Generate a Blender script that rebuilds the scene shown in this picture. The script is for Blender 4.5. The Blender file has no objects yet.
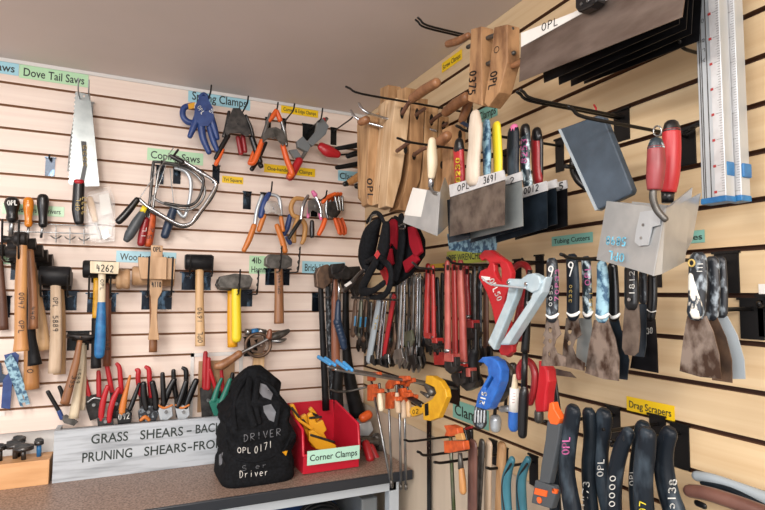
import bpy, bmesh, math, random
from mathutils import Vector, Matrix
from mathutils.geometry import tessellate_polygon
random.seed(7)
S = bpy.context.scene
COL = S.collection

# ---------------------------------------------------------------- camera
FPX = 538.48
YAW, PIT, ROL = math.radians(25.101), math.radians(4.043), math.radians(0.407)
CAM = Vector((-0.9, -2.1015, 1.5))
_fw = Vector((math.sin(YAW)*math.cos(PIT), math.cos(YAW)*math.cos(PIT), math.sin(PIT)))
_r = Vector((math.cos(YAW), -math.sin(YAW), 0)); _u = _r.cross(_fw)
RT = _r*math.cos(ROL)+_u*math.sin(ROL); UP = _u*math.cos(ROL)-_r*math.sin(ROL)
cd = bpy.data.cameras.new('camera'); cam = bpy.data.objects.new('camera', cd); COL.objects.link(cam)
cd.sensor_width = 36; cd.lens = FPX/765*36; cd.clip_start = .02
cam.matrix_world = Matrix(((RT.x, UP.x, -_fw.x, CAM.x), (RT.y, UP.y, -_fw.y, CAM.y), (RT.z, UP.z, -_fw.z, CAM.z), (0, 0, 0, 1)))
S.camera = cam
# ---------------------------------------------------------------- light
S.view_settings.view_transform = 'Standard'; S.view_settings.look = 'None'
S.view_settings.gamma = 1; S.view_settings.use_curve_mapping = False
S.view_settings.exposure = 0.45
wd = bpy.data.worlds.new('world'); S.world = wd; wd.use_nodes = True
wd.node_tree.nodes['Background'].inputs[0].default_value = (.98, .94, .94, 1)
wd.node_tree.nodes['Background'].inputs[1].default_value = 0.6
def area(name, loc, target, sx, sy, power, col):
    l = bpy.data.lights.new(name, 'AREA'); l.shape = 'RECTANGLE'; l.size = sx; l.size_y = sy
    l.energy = power; l.color = col
    o = bpy.data.objects.new(name, l); COL.objects.link(o); o.location = loc
    o.rotation_euler = (Vector(target)-Vector(loc)).to_track_quat('-Z', 'Y').to_euler()
    return o
area('left_fill_light', (-3.4, -3.0, 1.7), (-.5, 0, 1.5), 1.5, 1.2, 26, (.95, .96, 1.0))  # cool area light added beyond the open left side, no window there
area('ceiling_tube_light', (-1.35, -1.75, 2.25), (-1.35, -1.75, 0), .25, 1.3, 25, (1.0, .93, .87))
area('room_light', (-1.5, -3.9, 2.15), (-.5, 0, 1.5), 1.8, .5, 52, (1.0, .93, .88))

# ---------------------------------------------------------------- picking points on planes of the place
def ray(x, y): return (_fw+(x-382.5)/FPX*RT-(y-255)/FPX*UP)
def V(w, x, y, d):
    """point on the plane d metres off wall B (back, y=0) or R (right, x=0), or at height d (Z)"""
    r = ray(x, y)
    t = {'B': lambda: (-d-CAM.y)/r.y, 'R': lambda: (-d-CAM.x)/r.x, 'Z': lambda: (d-CAM.z)/r.z}[w]()
    return CAM+r*t
def mpp(P): return (P-CAM).dot(_fw)/FPX      # metres per pixel at a point
NRM = {'B': Vector((0, -1, 0)), 'R': Vector((-1, 0, 0)), 'Z': Vector((0, 0, 1))}

# ---------------------------------------------------------------- materials
def lin(h):
    h = h.lstrip('#'); o = []
    for i in (0, 2, 4):
        v = int(h[i:i+2], 16)/255; o.append(v/12.92 if v < .04045 else ((v+.055)/1.055)**2.4)
    return (*o, 1)
MATS = {}
def mat(name, c, rough=.5, metal=0, c2=None, sc=(8, 8, 8), detail=4, lo=.35, hi=.65, bump=0, trans=0, kind='noise', alpha=1):
    m = bpy.data.materials.new(name); m.use_nodes = True; nt = m.node_tree; b = nt.nodes['Principled BSDF']
    b.inputs['Roughness'].default_value = rough; b.inputs['Metallic'].default_value = metal
    b.inputs['Base Color'].default_value = lin(c); b.inputs['Alpha'].default_value = alpha
    b.inputs['Transmission Weight'].default_value = trans
    if c2 or bump:
        tc = nt.nodes.new('ShaderNodeTexCoord'); mp = nt.nodes.new('ShaderNodeMapping'); mp.inputs['Scale'].default_value = sc
        oi = nt.nodes.new('ShaderNodeObjectInfo'); ad = nt.nodes.new('ShaderNodeVectorMath'); ad.operation = 'ADD'
        mu = nt.nodes.new('ShaderNodeMath'); mu.operation = 'MULTIPLY'; mu.inputs[1].default_value = 37
        nt.links.new(oi.outputs['Random'], mu.inputs[0])
        nt.links.new(tc.outputs['Object'], ad.inputs[0]); nt.links.new(mu.outputs[0], ad.inputs[1])
        nz = nt.nodes.new('ShaderNodeTexNoise'); nz.inputs['Scale'].default_value = 1; nz.inputs['Detail'].default_value = detail
        nt.links.new(ad.outputs[0], mp.inputs[0]); nt.links.new(mp.outputs[0], nz.inputs['Vector'])
        if c2:
            cr = nt.nodes.new('ShaderNodeValToRGB'); e = cr.color_ramp.elements
            e[0].position = lo; e[0].color = lin(c); e[1].position = hi; e[1].color = lin(c2)
            nt.links.new(nz.outputs['Fac'], cr.inputs[0]); nt.links.new(cr.outputs[0], b.inputs['Base Color'])
        if bump:
            bp = nt.nodes.new('ShaderNodeBump'); bp.inputs['Strength'].default_value = bump; bp.inputs['Distance'].default_value = .002
            nt.links.new(nz.outputs['Fac'], bp.inputs['Height']); nt.links.new(bp.outputs[0], b.inputs['Normal'])
    if name in ('black_cloth', 'black_rubber', 'red_cloth', 'scraper_dark', 'scraper'): b.inputs['Specular IOR Level'].default_value = .18
    MATS[name] = m; return m
mat('slat_back', '#e2cfc2', .5, 0, '#ecdccf', (1.2, 9, 45), 5)
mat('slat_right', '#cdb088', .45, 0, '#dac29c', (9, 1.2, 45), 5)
mat('groove_back', '#93694a', .8, 0, '#7d5639', (3, 3, 30)); mat('slat_edge_back', '#b08663', .8)
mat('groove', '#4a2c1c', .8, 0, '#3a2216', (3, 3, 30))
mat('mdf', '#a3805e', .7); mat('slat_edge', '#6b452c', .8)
mat('ceiling', '#d8cdc9', .6, 0, '#d0c6c1', (2, 2, 2), 3)
mat('white_paint', '#dcdad6', .5, 0, '#d0cfcc', (3, 3, 3))
mat('plywood', '#cdbda8', .5, 0, '#bfb09c', (14, 14, 1.5), 5)
mat('laminate', '#a08a7c', .42, 0, '#6f5a4e', (170, 170, 170), 2, .38, .62)
mat('floor', '#8b8782', .6, 0, '#7d7a75', (20, 20, 20))
mat('edge_black', '#22272e', .3)
mat('steel_paint', '#b6bfc6', .4, .2)
mat('label_green', '#b4dcb4', .35); mat('label_blue', '#9fd0de', .35); mat('label_teal', '#7fb8aa', .35)
mat('label_yellow', '#f0c818', .35); mat('label_lime', '#b9c24a', .35); mat('label_mint', '#b5e0cb', .3)
mat('ink', '#26302c', .5); mat('white_ink', '#e4e4de', .5); mat('pink_ink', '#c9699f', .5); mat('blue_ink', '#6cbcd8', .5)
mat('gold_ink', '#bca25a', .5); mat('red_ink', '#9c3030', .5); mat('marker', '#1c1a1c', .5); mat('yellow_ink', '#e2cf3a', .5)
mat('paper_white', '#e4e2dc', .5, 0, '#d8d5ce', (12, 12, 12))
mat('black_metal', '#121213', .35, .3); mat('hook_black', '#151312', .35, .4)
mat('plate_black', '#141617', .25, .5, '#232729', (30, 30, 30))
mat('plate_blue_sheen', '#1a222c', .2, .7, '#506a80', (50, 50, 20), 3, .52, .68)  # blackish plate metal, its blue sheen put into the colour
mat('chrome', '#c9ccd0', .18, 1); mat('steel', '#a4a6a6', .3, .95, '#7e7f80', (25, 25, 25))
mat('steel_dark', '#3c3c3d', .35, .85, '#5c5a58', (40, 40, 40)); mat('iron', '#3b3837', .5, .6, '#22201f', (50, 50, 50), bump=.3)
mat('cast_grey', '#6a6763', .42, .7, '#484642', (50, 50, 50), bump=.25)
mat('rust_steel', '#5a4a40', .5, .7, '#7a6250', (40, 40, 40), bump=.2)
mat('knife_steel', '#857a70', .38, .75, '#5a4f49', (35, 35, 35), 6)
mat('knife_stain', '#96897f', .38, .65, '#48362c', (45, 45, 30), 7, .42, .62)
mat('blade_big', '#94867d', .32, .75, '#6a5b52', (5, 9, 30), 6, .35, .7)
mat('blade_black', '#1e1d1f', .3, .7, '#2a2a2e', (5, 20, 30))
mat('blade_blue', '#3a4754', .3, .7, '#232c36', (20, 20, 20))
mat('blade_light', '#8d9494', .35, .55, '#a2a8a8', (20, 20, 20))
mat('alu', '#c3c9cd', .35, .45, '#b3babf', (40, 40, 4)); mat('alu_white', '#c9cacb', .45, .2, '#bdbcbc', (60, 60, 60))
mat('alu_trowel', '#bcbebd', .3, .45, '#a6a9aa', (16, 16, 16), 6)
mat('wood_light', '#d6b48a', .45, 0, '#c39c6d', (60, 60, 5), 5); mat('wood_pale', '#cdb8a0', .6, 0, '#b59c81', (70, 70, 6), 6)
mat('wood_orange', '#c3905a', .35, 0, '#a87444', (60, 60, 5), 5); mat('wood_mallet', '#c3a07c', .5, 0, '#af8a64', (60, 60, 8), 5)
mat('wood_clamp_light', '#d2b591', .5, 0, '#b39069', (45, 45, 7), 7); mat('wood_clamp_dark', '#ab835b', .5, 0, '#7c5939', (45, 45, 7), 7)
mat('wood_clamp', '#c09a70', .5, 0, '#8f6a45', (45, 45, 7), 7); mat('wood_clamp_old', '#b0875f', .5, 0, '#6e4a30', (30, 30, 12), 7, .42, .68)
mat('wood_brown', '#9a6c49', .4, 0, '#7c5236', (60, 60, 8), 5); mat('wood_red', '#8f5b42', .4, 0, '#74432f', (60, 60, 8), 5)
mat('wood_cream', '#ddd0b6', .5, 0, '#cbbb9c', (60, 60, 8)); mat('wood_white', '#d5c8b8', .55, 0, '#b5a592', (40, 40, 8), 6)
mat('wood_block', '#d9a878', .5, 0, '#cb9866', (6, 40, 40), 5); mat('sign_wood', '#b7bec4', .6, 0, '#7e8388', (5, 30, 60), 9, .46, .74, bump=.5)
mat('wood_dark', '#6d4a39', .5, 0, '#523427', (50, 50, 6))
mat('black_rubber', '#131314', .45, 0, '#1f1f21', (30, 30, 30)); mat('black_plastic', '#101012', .3); mat('black_worn', '#1c2026', .4, 0, '#8d98a0', (110, 110, 60), 5, .52, .66)
mat('black_cloth', '#0a0b0d', .85, 0, '#15171b', (120, 120, 120), bump=.3); mat('grey_cloth', '#75777c', .7)
mat('red_plastic', '#b01d26', .35); mat('red_bin', '#c01f33', .3); mat('red_dark', '#8d1f24', .35); mat('red_grip', '#a82027', .4)
mat('red_paint', '#a92a26', .35, 0, '#8c1f1d', (40, 40, 20)); mat('red_pink', '#8a322f', .45, 0, '#a8564b', (40, 40, 20)); mat('red_handle', '#8e3a3e', .4, 0, '#7c2c30', (30, 30, 30))
mat('red_cloth', '#8e1524', .85); mat('orange', '#dd5e22', .4); mat('orange_rust', '#a8451f', .5, 0, '#cc5c28', (60, 60, 60)); mat('orange_handle', '#c5722f', .4)
mat('yellow', '#e8cf2c', .4); mat('yellow_orange', '#e0a020', .4); mat('yellow_paint', '#d8a425', .4, 0, '#c9921c', (50, 50, 50)); mat('tan', '#b9894f', .5)
mat('blue_clamp', '#233a72', .4, 0, '#2e4880', (50, 50, 50)); mat('blue_tool', '#2358a8', .35, 0, '#2f6cc0', (50, 50, 50)); mat('blue_grip', '#1f5e94', .4, 0, '#2f78ac', (50, 50, 50)); mat('blue_dark', '#22344c', .4)
mat('blue_light', '#4f9bc6', .4, 0, '#3f7fa8', (40, 40, 40)); mat('blue_tip', '#3a88bf', .4); mat('blue_worn', '#8fb6c6', .5, 0, '#2c5370', (80, 80, 80), 3, .42, .58)
mat('blue_bin', '#1c4f98', .4); mat('teal_tool', '#245564', .35, 0, '#3b7584', (30, 30, 10)); mat('green_tool', '#24705f', .4)
mat('slate', '#333f4a', .45, 0, '#445260', (16, 16, 16), 5); mat('pale_tool', '#a9bec8', .35, .3, '#bccdd4', (40, 40, 40)); mat('pink', '#d86e9c', .4)
mat('scraper', '#171d24', .35, 0, '#46525c', (34, 34, 14), 6, .5, .75); mat('scraper_dark', '#11161b', .3, 0, '#1d252c', (22, 22, 22)); mat('brown_grip', '#5a3c35', .35, 0, '#6e4c42', (20, 20, 20))
mat('grey_plastic', '#6d7274', .45); mat('grey_grip', '#454a4e', .45); mat('grey_light', '#9aa4aa', .45); mat('white_plastic', '#e2e2de', .4)
mat('nicked', '#1d2b33', .4, 0, '#c8dde4', (90, 90, 60), 5, .5, .64); mat('nicked_white', '#e0ddd2', .45, 0, '#1d2b38', (70, 70, 40), 4, .5, .56)
mat('bag_plastic', '#f4f4f2', .06, 0, trans=.0, alpha=.13); mat('orange_clear', '#cf7c22', .15); mat('steel_green', '#55623f', .45, .6, '#7b7a70', (30, 30, 20))

# ---------------------------------------------------------------- mesh gathering
def smooth_pts(pts, n=4):
    if len(pts) < 3: return pts
    out = []
    for i in range(len(pts)-1):
        p0 = pts[max(i-1, 0)]; p1 = pts[i]; p2 = pts[i+1]; p3 = pts[min(i+2, len(pts)-1)]
        for k in range(n):
            t = k/n
            out.append(tuple(.5*((2*b)+(c-a)*t+(2*a-5*b+4*c-d)*t*t+(3*b-a-3*c+d)*t**3) for a, b, c, d in zip(p0, p1, p2, p3)))
    out.append(pts[-1]); return out
class G:
    def __init__(s): s.v = []; s.f = []; s.sm = []
    def add(s, vs, fs, smooth=False):
        o = len(s.v); s.v += [Vector(v) for v in vs]
        for f in fs: s.f.append(tuple(i+o for i in f)); s.sm.append(smooth)
    def ring(s, pts, rad, ref, fl=1, n=10, cap='r', sm=1, closed=False):
        """tube through world points, radius per point; fl squashes it along ref"""
        q = [(*p, r) for p, r in zip(pts, rad)]
        if sm and len(q) > 2: q = smooth_pts(q, 4)
        if cap == 'r' and not closed:                       # rounded ends
            a, b = q[0], q[-1]; d0 = (Vector(a[:3])-Vector(q[1][:3])).normalized(); d1 = (Vector(b[:3])-Vector(q[-2][:3])).normalized()
            ex = [(.95, .1), (.75, .55), (.4, .85)]
            q = [(*(Vector(a[:3])+d0*a[3]*e[1]*1.0), a[3]*math.sqrt(max(.02, 1-e[1]**2))) for e in ex[::-1]]+q+[(*(Vector(b[:3])+d1*b[3]*e[1]), b[3]*math.sqrt(max(.02, 1-e[1]**2))) for e in ex]
        P = [Vector(a[:3]) for a in q]; vs = []; prev = None
        for i, p in enumerate(P):
            t = (P[min(i+1, len(P)-1)]-P[max(i-1, 0)])
            if t.length < 1e-9: t = Vector((0, 0, 1))
            t.normalize()
            rf = ref if abs(t.dot(ref)) < .9 else Vector((0, 0, 1))
            if abs(t.dot(rf)) > .9: rf = Vector((0, 1, 0))
            nn = (rf-t*rf.dot(t)).normalized()
            if prev is not None and nn.dot(prev) < -.2: nn = -nn
            prev = nn; sd = t.cross(nn).normalized(); r = q[i][3]
            for k in range(n):
                a = 2*math.pi*(k+.5)/n
                vs.append(p+sd*math.cos(a)*r+nn*math.sin(a)*r*fl)
        m = len(P); fs = []
        for i in range(m-1):
            for k in range(n): fs.append((i*n+k, i*n+(k+1) % n, (i+1)*n+(k+1) % n, (i+1)*n+k))
        s.add(vs, fs, True); o = len(s.v)-len(vs)
        s.f.append(tuple(o+k for k in range(n))[::-1]); s.sm.append(False)
        s.f.append(tuple(o+(m-1)*n+k for k in range(n))); s.sm.append(False)
    def prism(s, pts, off, holes=()):
        """polygon (with holes) extruded by the vector off"""
        loops = [list(pts)]+[list(h) for h in holes]; flat = [p for l in loops for p in l]; N = len(flat)
        tri = tessellate_polygon([[Vector(p) for p in l] for l in loops])
        vs = flat+[p+off for p in flat]; fs = [tuple(t) for t in tri]+[tuple(i+N for i in t[::-1]) for t in tri]
        b = 0
        for l in loops:
            n = len(l)
            for i in range(n): fs.append((b+i, b+(i+1) % n, b+(i+1) % n+N, b+i+N))
            b += n
        s.add(vs, fs)
    def box(s, x0, x1, y0, y1, z0, z1):
        s.prism([Vector((x0, y0, z0)), Vector((x1, y0, z0)), Vector((x1, y1, z0)), Vector((x0, y1, z0))], Vector((0, 0, z1-z0)))
    def obj(s, name, m, parent=None, origin=None, bev=0):
        o0 = origin or Vector((0, 0, 0)); me = bpy.data.meshes.new(name)
        me.from_pydata([v-o0 for v in s.v], [], s.f)
        for p, q in zip(me.polygons, s.sm): p.use_smooth = q
        me.update(); bm = bmesh.new(); bm.from_mesh(me)
        bmesh.ops.recalc_face_normals(bm, faces=bm.faces)
        bm.to_mesh(me); bm.free()
        me.materials.append(MATS[m]); o = bpy.data.objects.new(name, me); COL.objects.link(o)
        if parent is not None: o.parent = parent
        else: o.location = o0
        if bev:
            b = o.modifiers.new('bevel', 'BEVEL'); b.width = bev; b.segments = 2; b.limit_method = 'ANGLE'; b.angle_limit = .7
        return o
# handwriting strokes, unit cell .6 x 1
def arc(cx, cy, rx, ry, a0, a1, n=8): return [(cx+rx*math.cos(math.radians(a0+(a1-a0)*i/n)), cy+ry*math.sin(math.radians(a0+(a1-a0)*i/n))) for i in range(n+1)]
GL = {'O': [arc(.3, .5, .28, .48, 90, 450, 12)], '0': [arc(.3, .5, .24, .48, 90, 450, 12)], 'P': [[(.08, 0), (.08, 1)], [(.08, 1)]+arc(.3, .75, .25, .24, 90, -90, 6)+[(.08, .5)]],
 'L': [[(.08, 1), (.08, 0), (.52, 0)]], '1': [[(.3, 1), (.3, 0)]], '2': [arc(.3, .72, .24, .26, 160, -30, 7)+[(.06, 0), (.55, 0)]],
 '3': [arc(.26, .74, .25, .25, 140, -80, 7), arc(.26, .26, .28, .26, 85, -140, 7)], '4': [[(.12, 1), (.08, .45), (.55, .45)], [(.42, .85), (.42, 0)]],
 '5': [[(.5, 1), (.12, 1), (.1, .58)]+arc(.27, .3, .27, .3, 100, -130, 7)], '6': [[(.45, 1), (.15, .6), (.08, .3)]+arc(.3, .27, .23, .27, 180, -170, 9)],
 '7': [[(.05, 1), (.55, 1), (.22, 0)]], '8': [arc(.3, .75, .2, .24, -90, 270, 10), arc(.3, .26, .25, .26, 90, 450, 10)],
 '9': [arc(.3, .72, .22, .26, 0, 360, 9)+[(.5, .4), (.38, 0)]], '-': [[(.1, .45), (.5, .45)]], 'D': [[(.08, 0), (.08, 1)], arc(.08, .5, .46, .5, 90, -90, 8)],
 'R': [[(.08, 0), (.08, 1)], [(.08, 1)]+arc(.3, .76, .24, .24, 90, -90, 6)+[(.1, .52), (.54, 0)]], 'I': [[(.3, 0), (.3, 1)]], 'V': [[(.04, 1), (.3, 0), (.56, 1)]],
 'E': [[(.5, 1), (.08, 1), (.08, 0), (.5, 0)], [(.08, .5), (.42, .5)]], 'i': [[(.3, 0), (.3, .6)], [(.3, .8), (.3, .86)]], 'r': [[(.15, 0), (.15, .6)], [(.15, .4), (.45, .6)]],
 'v': [[(.08, .6), (.3, 0), (.52, .6)]], 'e': [[(.08, .33), (.5, .33)]+arc(.3, .3, .23, .3, 0, 310, 8)], ' ': [], '_': [[(0, 0), (.6, 0)]], 'S': [arc(.3, .74, .22, .25, 30, 250, 6)+arc(.3, .25, .25, .25, 80, -150, 7)],
 'G': [arc(.32, .5, .27, .5, 45, 330, 10)+[(.56, .45), (.34, .45)]], 'A': [[(.02, 0), (.3, 1), (.58, 0)], [(.12, .38), (.48, .38)]], '/': [[(.05, 0), (.55, 1)]]}
def plane3(w, p0, p1, up, d):
    O = V(w, *p0, d); return O, V(w, *p1, d)-O, V(w, p0[0]+up[0], p0[1]+up[1], d)-O
def g_scrib(g, w, text, p0, p1, up, d, wt=.09):
    if (p1[0]-p0[0])*up[1]-(p1[1]-p0[1])*up[0] > 0:      # keep the writing unmirrored
        p0 = (p0[0]+up[0], p0[1]+up[1]); p1 = (p1[0]+up[0], p1[1]+up[1]); up = (-up[0], -up[1])
    O, X, U = plane3(w, p0, p1, up, d); n = len(text); n3 = NRM[w]; ww = wt*U.length
    for i, ch in enumerate(text):
        jit = random.uniform(-.03, .03)
        for st in GL.get(ch, []):
            pts = [O+X*((i+.12+a*1.2)/n)+U*(b+jit) for a, b in st]
            for a, b in zip(pts, pts[1:]):                                # a flat pen stroke, rounded by overlap
                t = (b-a); 
                if t.length < 1e-7: continue
                t.normalize(); sd = t.cross(n3).normalized()*ww*.5; a2 = a-t*ww*.3; b2 = b+t*ww*.3
                g.prism([a2-sd, b2-sd, b2+sd, a2+sd], n3*.0004)
_tc = {}
def text_mesh(s):
    if s not in _tc:
        c = bpy.data.curves.new('t', 'FONT'); c.body = s; c.size = 1; c.resolution_u = 3; c.offset = .012; o = bpy.data.objects.new('t', c); COL.objects.link(o)
        dg = bpy.context.evaluated_depsgraph_get(); me = o.evaluated_get(dg).to_mesh()
        vs = [v.co.copy() for v in me.vertices]; fs = [tuple(p.vertices) for p in me.polygons]
        bpy.data.objects.remove(o); x0 = min(v.x for v in vs); x1 = max(v.x for v in vs)
        _tc[s] = ([((v.x-x0)/(x1-x0), v.y/.73) for v in vs], fs)
    return _tc[s]
def g_text(g, w, text, O, X, U):
    vs, fs = text_mesh(text); n3 = NRM[w]
    g.add([O+X*a+U*b+n3*.0003 for a, b in vs], fs)

# ---------------------------------------------------------------- items from a compact description
def shape(g, w, D, sh):
    k = sh[0]; n3 = NRM[w]
    if k == 't':                                        # tube: [(x, y, d, r px)], options
        o = sh[2] if len(sh) > 2 else {}; P = [V(w, a[0], a[1], D+a[2]) for a in sh[1]]
        fl = o.get('fl', 1); R_ = []
        for i, (a, p) in enumerate(zip(sh[1], P)):          # the traced half width is what shows from the front: undo the slant of a flattened section
            t = P[min(i+1, len(P)-1)]-P[max(i-1, 0)]; v = (p-CAM).normalized(); q = t.cross(v); f = 1
            if q.length > 1e-6 and t.length > 1e-6:
                t.normalize(); q.normalize(); nn = n3-t*n3.dot(t)
                if nn.length > .3: nn.normalize(); sd = t.cross(nn); f = math.sqrt(sd.dot(q)**2+(fl*nn.dot(q))**2)
            R_.append(a[3]*mpp(p)/max(f, .45))
        g.ring(P, R_, n3, fl, o.get('n', 10), o.get('cap', 'r'), o.get('sm', 1))
    elif k == 'p':                                      # plate: outline px, d of its back face, thickness, holes
        df = D+sh[2]+max(sh[3], 0)                      # the outline was traced on the face turned to the room
        g.prism([V(w, a, b, df) for a, b in sh[1]], -n3*abs(sh[3]), [[V(w, a, b, df) for a, b in h] for h in (sh[4] if len(sh) > 4 else [])])
    elif k == 'o':                                      # rod square to the wall from (x,y,d0) px out to d1, r px
        x, y, d0, d1, r = sh[1:6]; a = V(w, x, y, D+d0); b = a+n3*(d1-d0); g.ring([a, b], [r*mpp(a)]*2, n3, 1, 12, sh[6] if len(sh) > 6 else 'f', 0)
    elif k == 's': g_scrib(g, w, sh[1], sh[2], sh[3], sh[4], D+sh[5], sh[6] if len(sh) > 6 else .12)
    elif k == 'f': g.prism([V(w, a, b, D+d) for a, b, d in sh[1]], sh[2])   # freely bent facet
    elif k == 'x': sh[1](g)                             # anything
def put(w, D, spec, parent, org):
    name, m, shapes = spec[:3]
    if name == 'lettering' and len(shapes) > 1:
        for s_ in shapes[1:]: put(w, D, (name, m, [s_]), parent, org)
        shapes = shapes[:1]
    o = spec[3] if len(spec) > 3 else {}; g = G()
    for sh in shapes: shape(g, w, D, sh)
    ob = g.obj(name, m, parent, org, o.get('bev', 0))
    if 'label' in o: ob['label'] = o['label']
    for sub in o.get('sub', []): put(w, D, sub, ob, org)
    return ob
def tag(o, label, cat, group=None):
    o['label'] = label; o['category'] = cat
    if group: o['group'] = group
def item(w, D, name, label, cat, org, parts, group=None):
    """org = px point taken as the thing's own base; one part = a single mesh"""
    O = V(w, *org, D)
    if len(parts) == 1 and parts[0][0] is None:
        p = list(parts[0]); p[0] = name; r = put(w, D, p, None, O)
    else:
        r = bpy.data.objects.new(name, None); COL.objects.link(r); r.location = O; r.empty_display_size = .02
        for p in parts: put(w, D, p, r, O)
    tag(r, label, cat, group); return r
def dup(root, delta, label, rz=0):
    def cp(o, par):
        c = o.copy(); COL.objects.link(c); c.parent = par
        for ch in [x for x in COL.objects if x.parent == o]: cp(ch, c)
        return c
    r = cp(root, None); r.location = root.location+Vector(delta); r.rotation_euler = (0, 0, rz); r['label'] = label; return r
def structure(o): o['kind'] = 'structure'; return o

# ---------------------------------------------------------------- room
PITCH = .0762; Z0 = 2.1852; CZ = 2.2655
def slats(name, m, wall, a0, a1):
    g = G(); t = .012
    edges = [CZ]+[Z0-k*PITCH for k in range(15)]+[Z0-15*PITCH]
    def bd(z0, z1):
        if wall == 'B': pr = [Vector((a0, y, z)) for y, z in ((t, z0), (0, z0+.0015), (0, z1-.0015), (.0015, z1), (t, z1))]; off = Vector((a1-a0, 0, 0))
        else: pr = [Vector((y, a0, z)) for y, z in ((t, z0), (0, z0+.0015), (0, z1-.0015), (.0015, z1), (t, z1))]; off = Vector((0, a1-a0, 0))
        g.prism(pr, off)
    for i in range(16):
        gp = .003 if wall == 'B' else .0036; top = edges[i]-(gp if i else 0); bot = edges[i+1]+(gp if i < 15 else 0); bd(bot, top)
    o = structure(g.obj(name, m)); o.data.materials.append(MATS['slat_edge_back' if wall == 'B' else 'slat_edge'])
    for p in o.data.polygons:
        c = p.center+o.location; dd = c.y if wall == 'B' else c.x
        if dd > .003 and abs(p.normal.z) > .5: p.material_index = 1
    return o
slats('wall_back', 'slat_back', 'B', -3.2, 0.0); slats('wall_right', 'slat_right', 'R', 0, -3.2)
def sbox(name, m, *a):
    g = G(); g.box(*a); return structure(g.obj(name, m))
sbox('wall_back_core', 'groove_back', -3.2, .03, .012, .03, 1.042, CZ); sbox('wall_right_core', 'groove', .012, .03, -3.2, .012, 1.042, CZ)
sbox('wall_back_lower', 'white_paint', -3.2, .03, .03, .12, 0, CZ); sbox('wall_right_lower', 'plywood', .004, .1, -3.2, .03, 0, 1.041)
sbox('wall_right_upper', 'white_paint', .03, .1, -3.2, .03, 1.041, CZ)
sbox('ceiling', 'ceiling', -3.2, .1, -3.6, .12, CZ, CZ+.05); sbox('floor', 'floor', -3.2, .1, -3.6, .12, -.05, 0)
sbox('trim_1', 'white_paint', -3.2, 0, -.006, 0, CZ-.012, CZ)
# bare drywall panel and its frame behind the shears: a gap in the slats
g = G(); 
for a, b, c, e in ((-.688, -.50, 1.262, 1.275), (-.688, -.676, 1.045, 1.275), (-.513, -.50, 1.045, 1.262)): g.box(a, b, -.004, .0, c, e)
structure(g.obj('trim_2', 'white_paint'))
sbox('trim_3', 'mdf', -.66, -.53, -.003, 0, 1.06, 1.245)

# ---------------------------------------------------------------- workbench
wb = bpy.data.objects.new('workbench', None); COL.objects.link(wb); wb.location = (-1.6, -.22, 0)
tag(wb, 'speckled brown laminate workbench with black front edge along the back wall', 'workbench')
def wpart(name, m, boxes, bev=0, par=wb):
    g = G()
    for b in boxes: g.box(*b)
    return g.obj(name, m, par, wb.location.copy() if par is wb else None, bev)
wpart('worktop', 'laminate', [(-3.2, -.004, -.436, .0, .872, .9)])
wpart('front_edge', 'edge_black', [(-3.2, -.004, -.446, -.436, .868, .9)], .003)
wpart('frame_rail', 'steel_paint', [(-3.2, -.06, -.43, -.40, .838, .868)])
wpart('leg', 'steel_paint', [(-.085, -.05, -.43, -.395, 0, .868)]); wpart('leg', 'steel_paint', [(-2.1, -2.065, -.43, -.395, 0, .868)])
# things below the bench
g = G(); g.box(-.50, -.19, -.24, -.04, 0, .74); o = g.obj('storage_tub', 'blue_bin', None, Vector((-.33, -.19, 0)), .01)
tag(o, 'blue plastic tub standing under the workbench', 'tub')
def power():
    O = Vector((-.16, -.32, 0)); r = bpy.data.objects.new('coiled_hose', None); COL.objects.link(r); r.location = (-.345, -.385, .64)
    return r
g = G()
for i in range(7):
    rr = .088-.003*i; c = Vector((-.30, -.36, .70+.012*(i % 3)))
    pts = [c+Vector((rr*math.cos(a), .01*i, rr*math.sin(a))) for a in [2*math.pi*k/24 for k in range(25)]]
    g.ring(pts, [.006]*25, Vector((0, 1, 0)), 1, 6, 'f', 0)
o = g.obj('coiled_cable', 'black_rubber', None, Vector((-.30, -.36, .62))); tag(o, 'coil of black cable hanging below the workbench edge', 'cable')
g = G(); g.box(-.16, -.10, -.37, -.06, 0, .80); o = g.obj('steel_case', 'grey_plastic', None, Vector((-.13, -.2, 0)), .006); tag(o, 'tall grey case under the right end of the workbench', 'case')

# ---------------------------------------------------------------- paper labels on the slats
def lab(w, x0, y0, x1, y1, h, m, text, desc, ink='ink', fr=.62, lines=None, part='paper'):
    O = V(w, x0, y0, .001); E = V(w, x1, y1, .001)
    X = E-O; X.z = 0; H = Vector((0, 0, (V(w, x0, y0-h, .001)-O).z)); n3 = NRM[w]
    r = bpy.data.objects.new('shelf_label', None); COL.objects.link(r); r.location = O
    g = G(); g.prism([O, O+X, O+X+H, O+H], n3*.0006); g.obj(part, m, r, O)
    ls = lines or [text]; n = len(ls)
    for i, t in enumerate(ls):
        if not t: continue
        g = G()
        wd_ = .88*(len(t)/max(len(q) for q in ls))
        g_text(g, w, t, O+X*.06+H*((n-1-i)/n+(1-fr)/2/n)+n3*.0008, X*wd_, H*fr/n); g.obj('lettering', ink, r, O)
    tag(r, desc, 'label', 'paper name labels on the slats'); return r
lab('B', -52, 65.5, 18.5, 76, 14, 'label_blue', 'Coping Saws', 'blue paper label ending in the letters aws at the upper left edge', fr=.6)
lab('B', 19, 77.5, 88, 88.3, 13.5, 'label_green', 'Dove Tail Saws', 'green paper label reading Dove Tail Saws', fr=.62)
lab('B', 188, 101.5, 250, 110.5, 14, 'label_blue', 'Spring Clamps', 'blue paper label reading Spring Clamps')
lab('B', 147, 160, 203, 166, 12.5, 'label_green', 'Coping Saws', 'green paper label reading Coping Saws')
lab('B', 222, 182.5, 243, 184.6, 7, 'label_yellow', 'Tri Square', 'small yellow label reading Tri Square', fr=.5)
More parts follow.
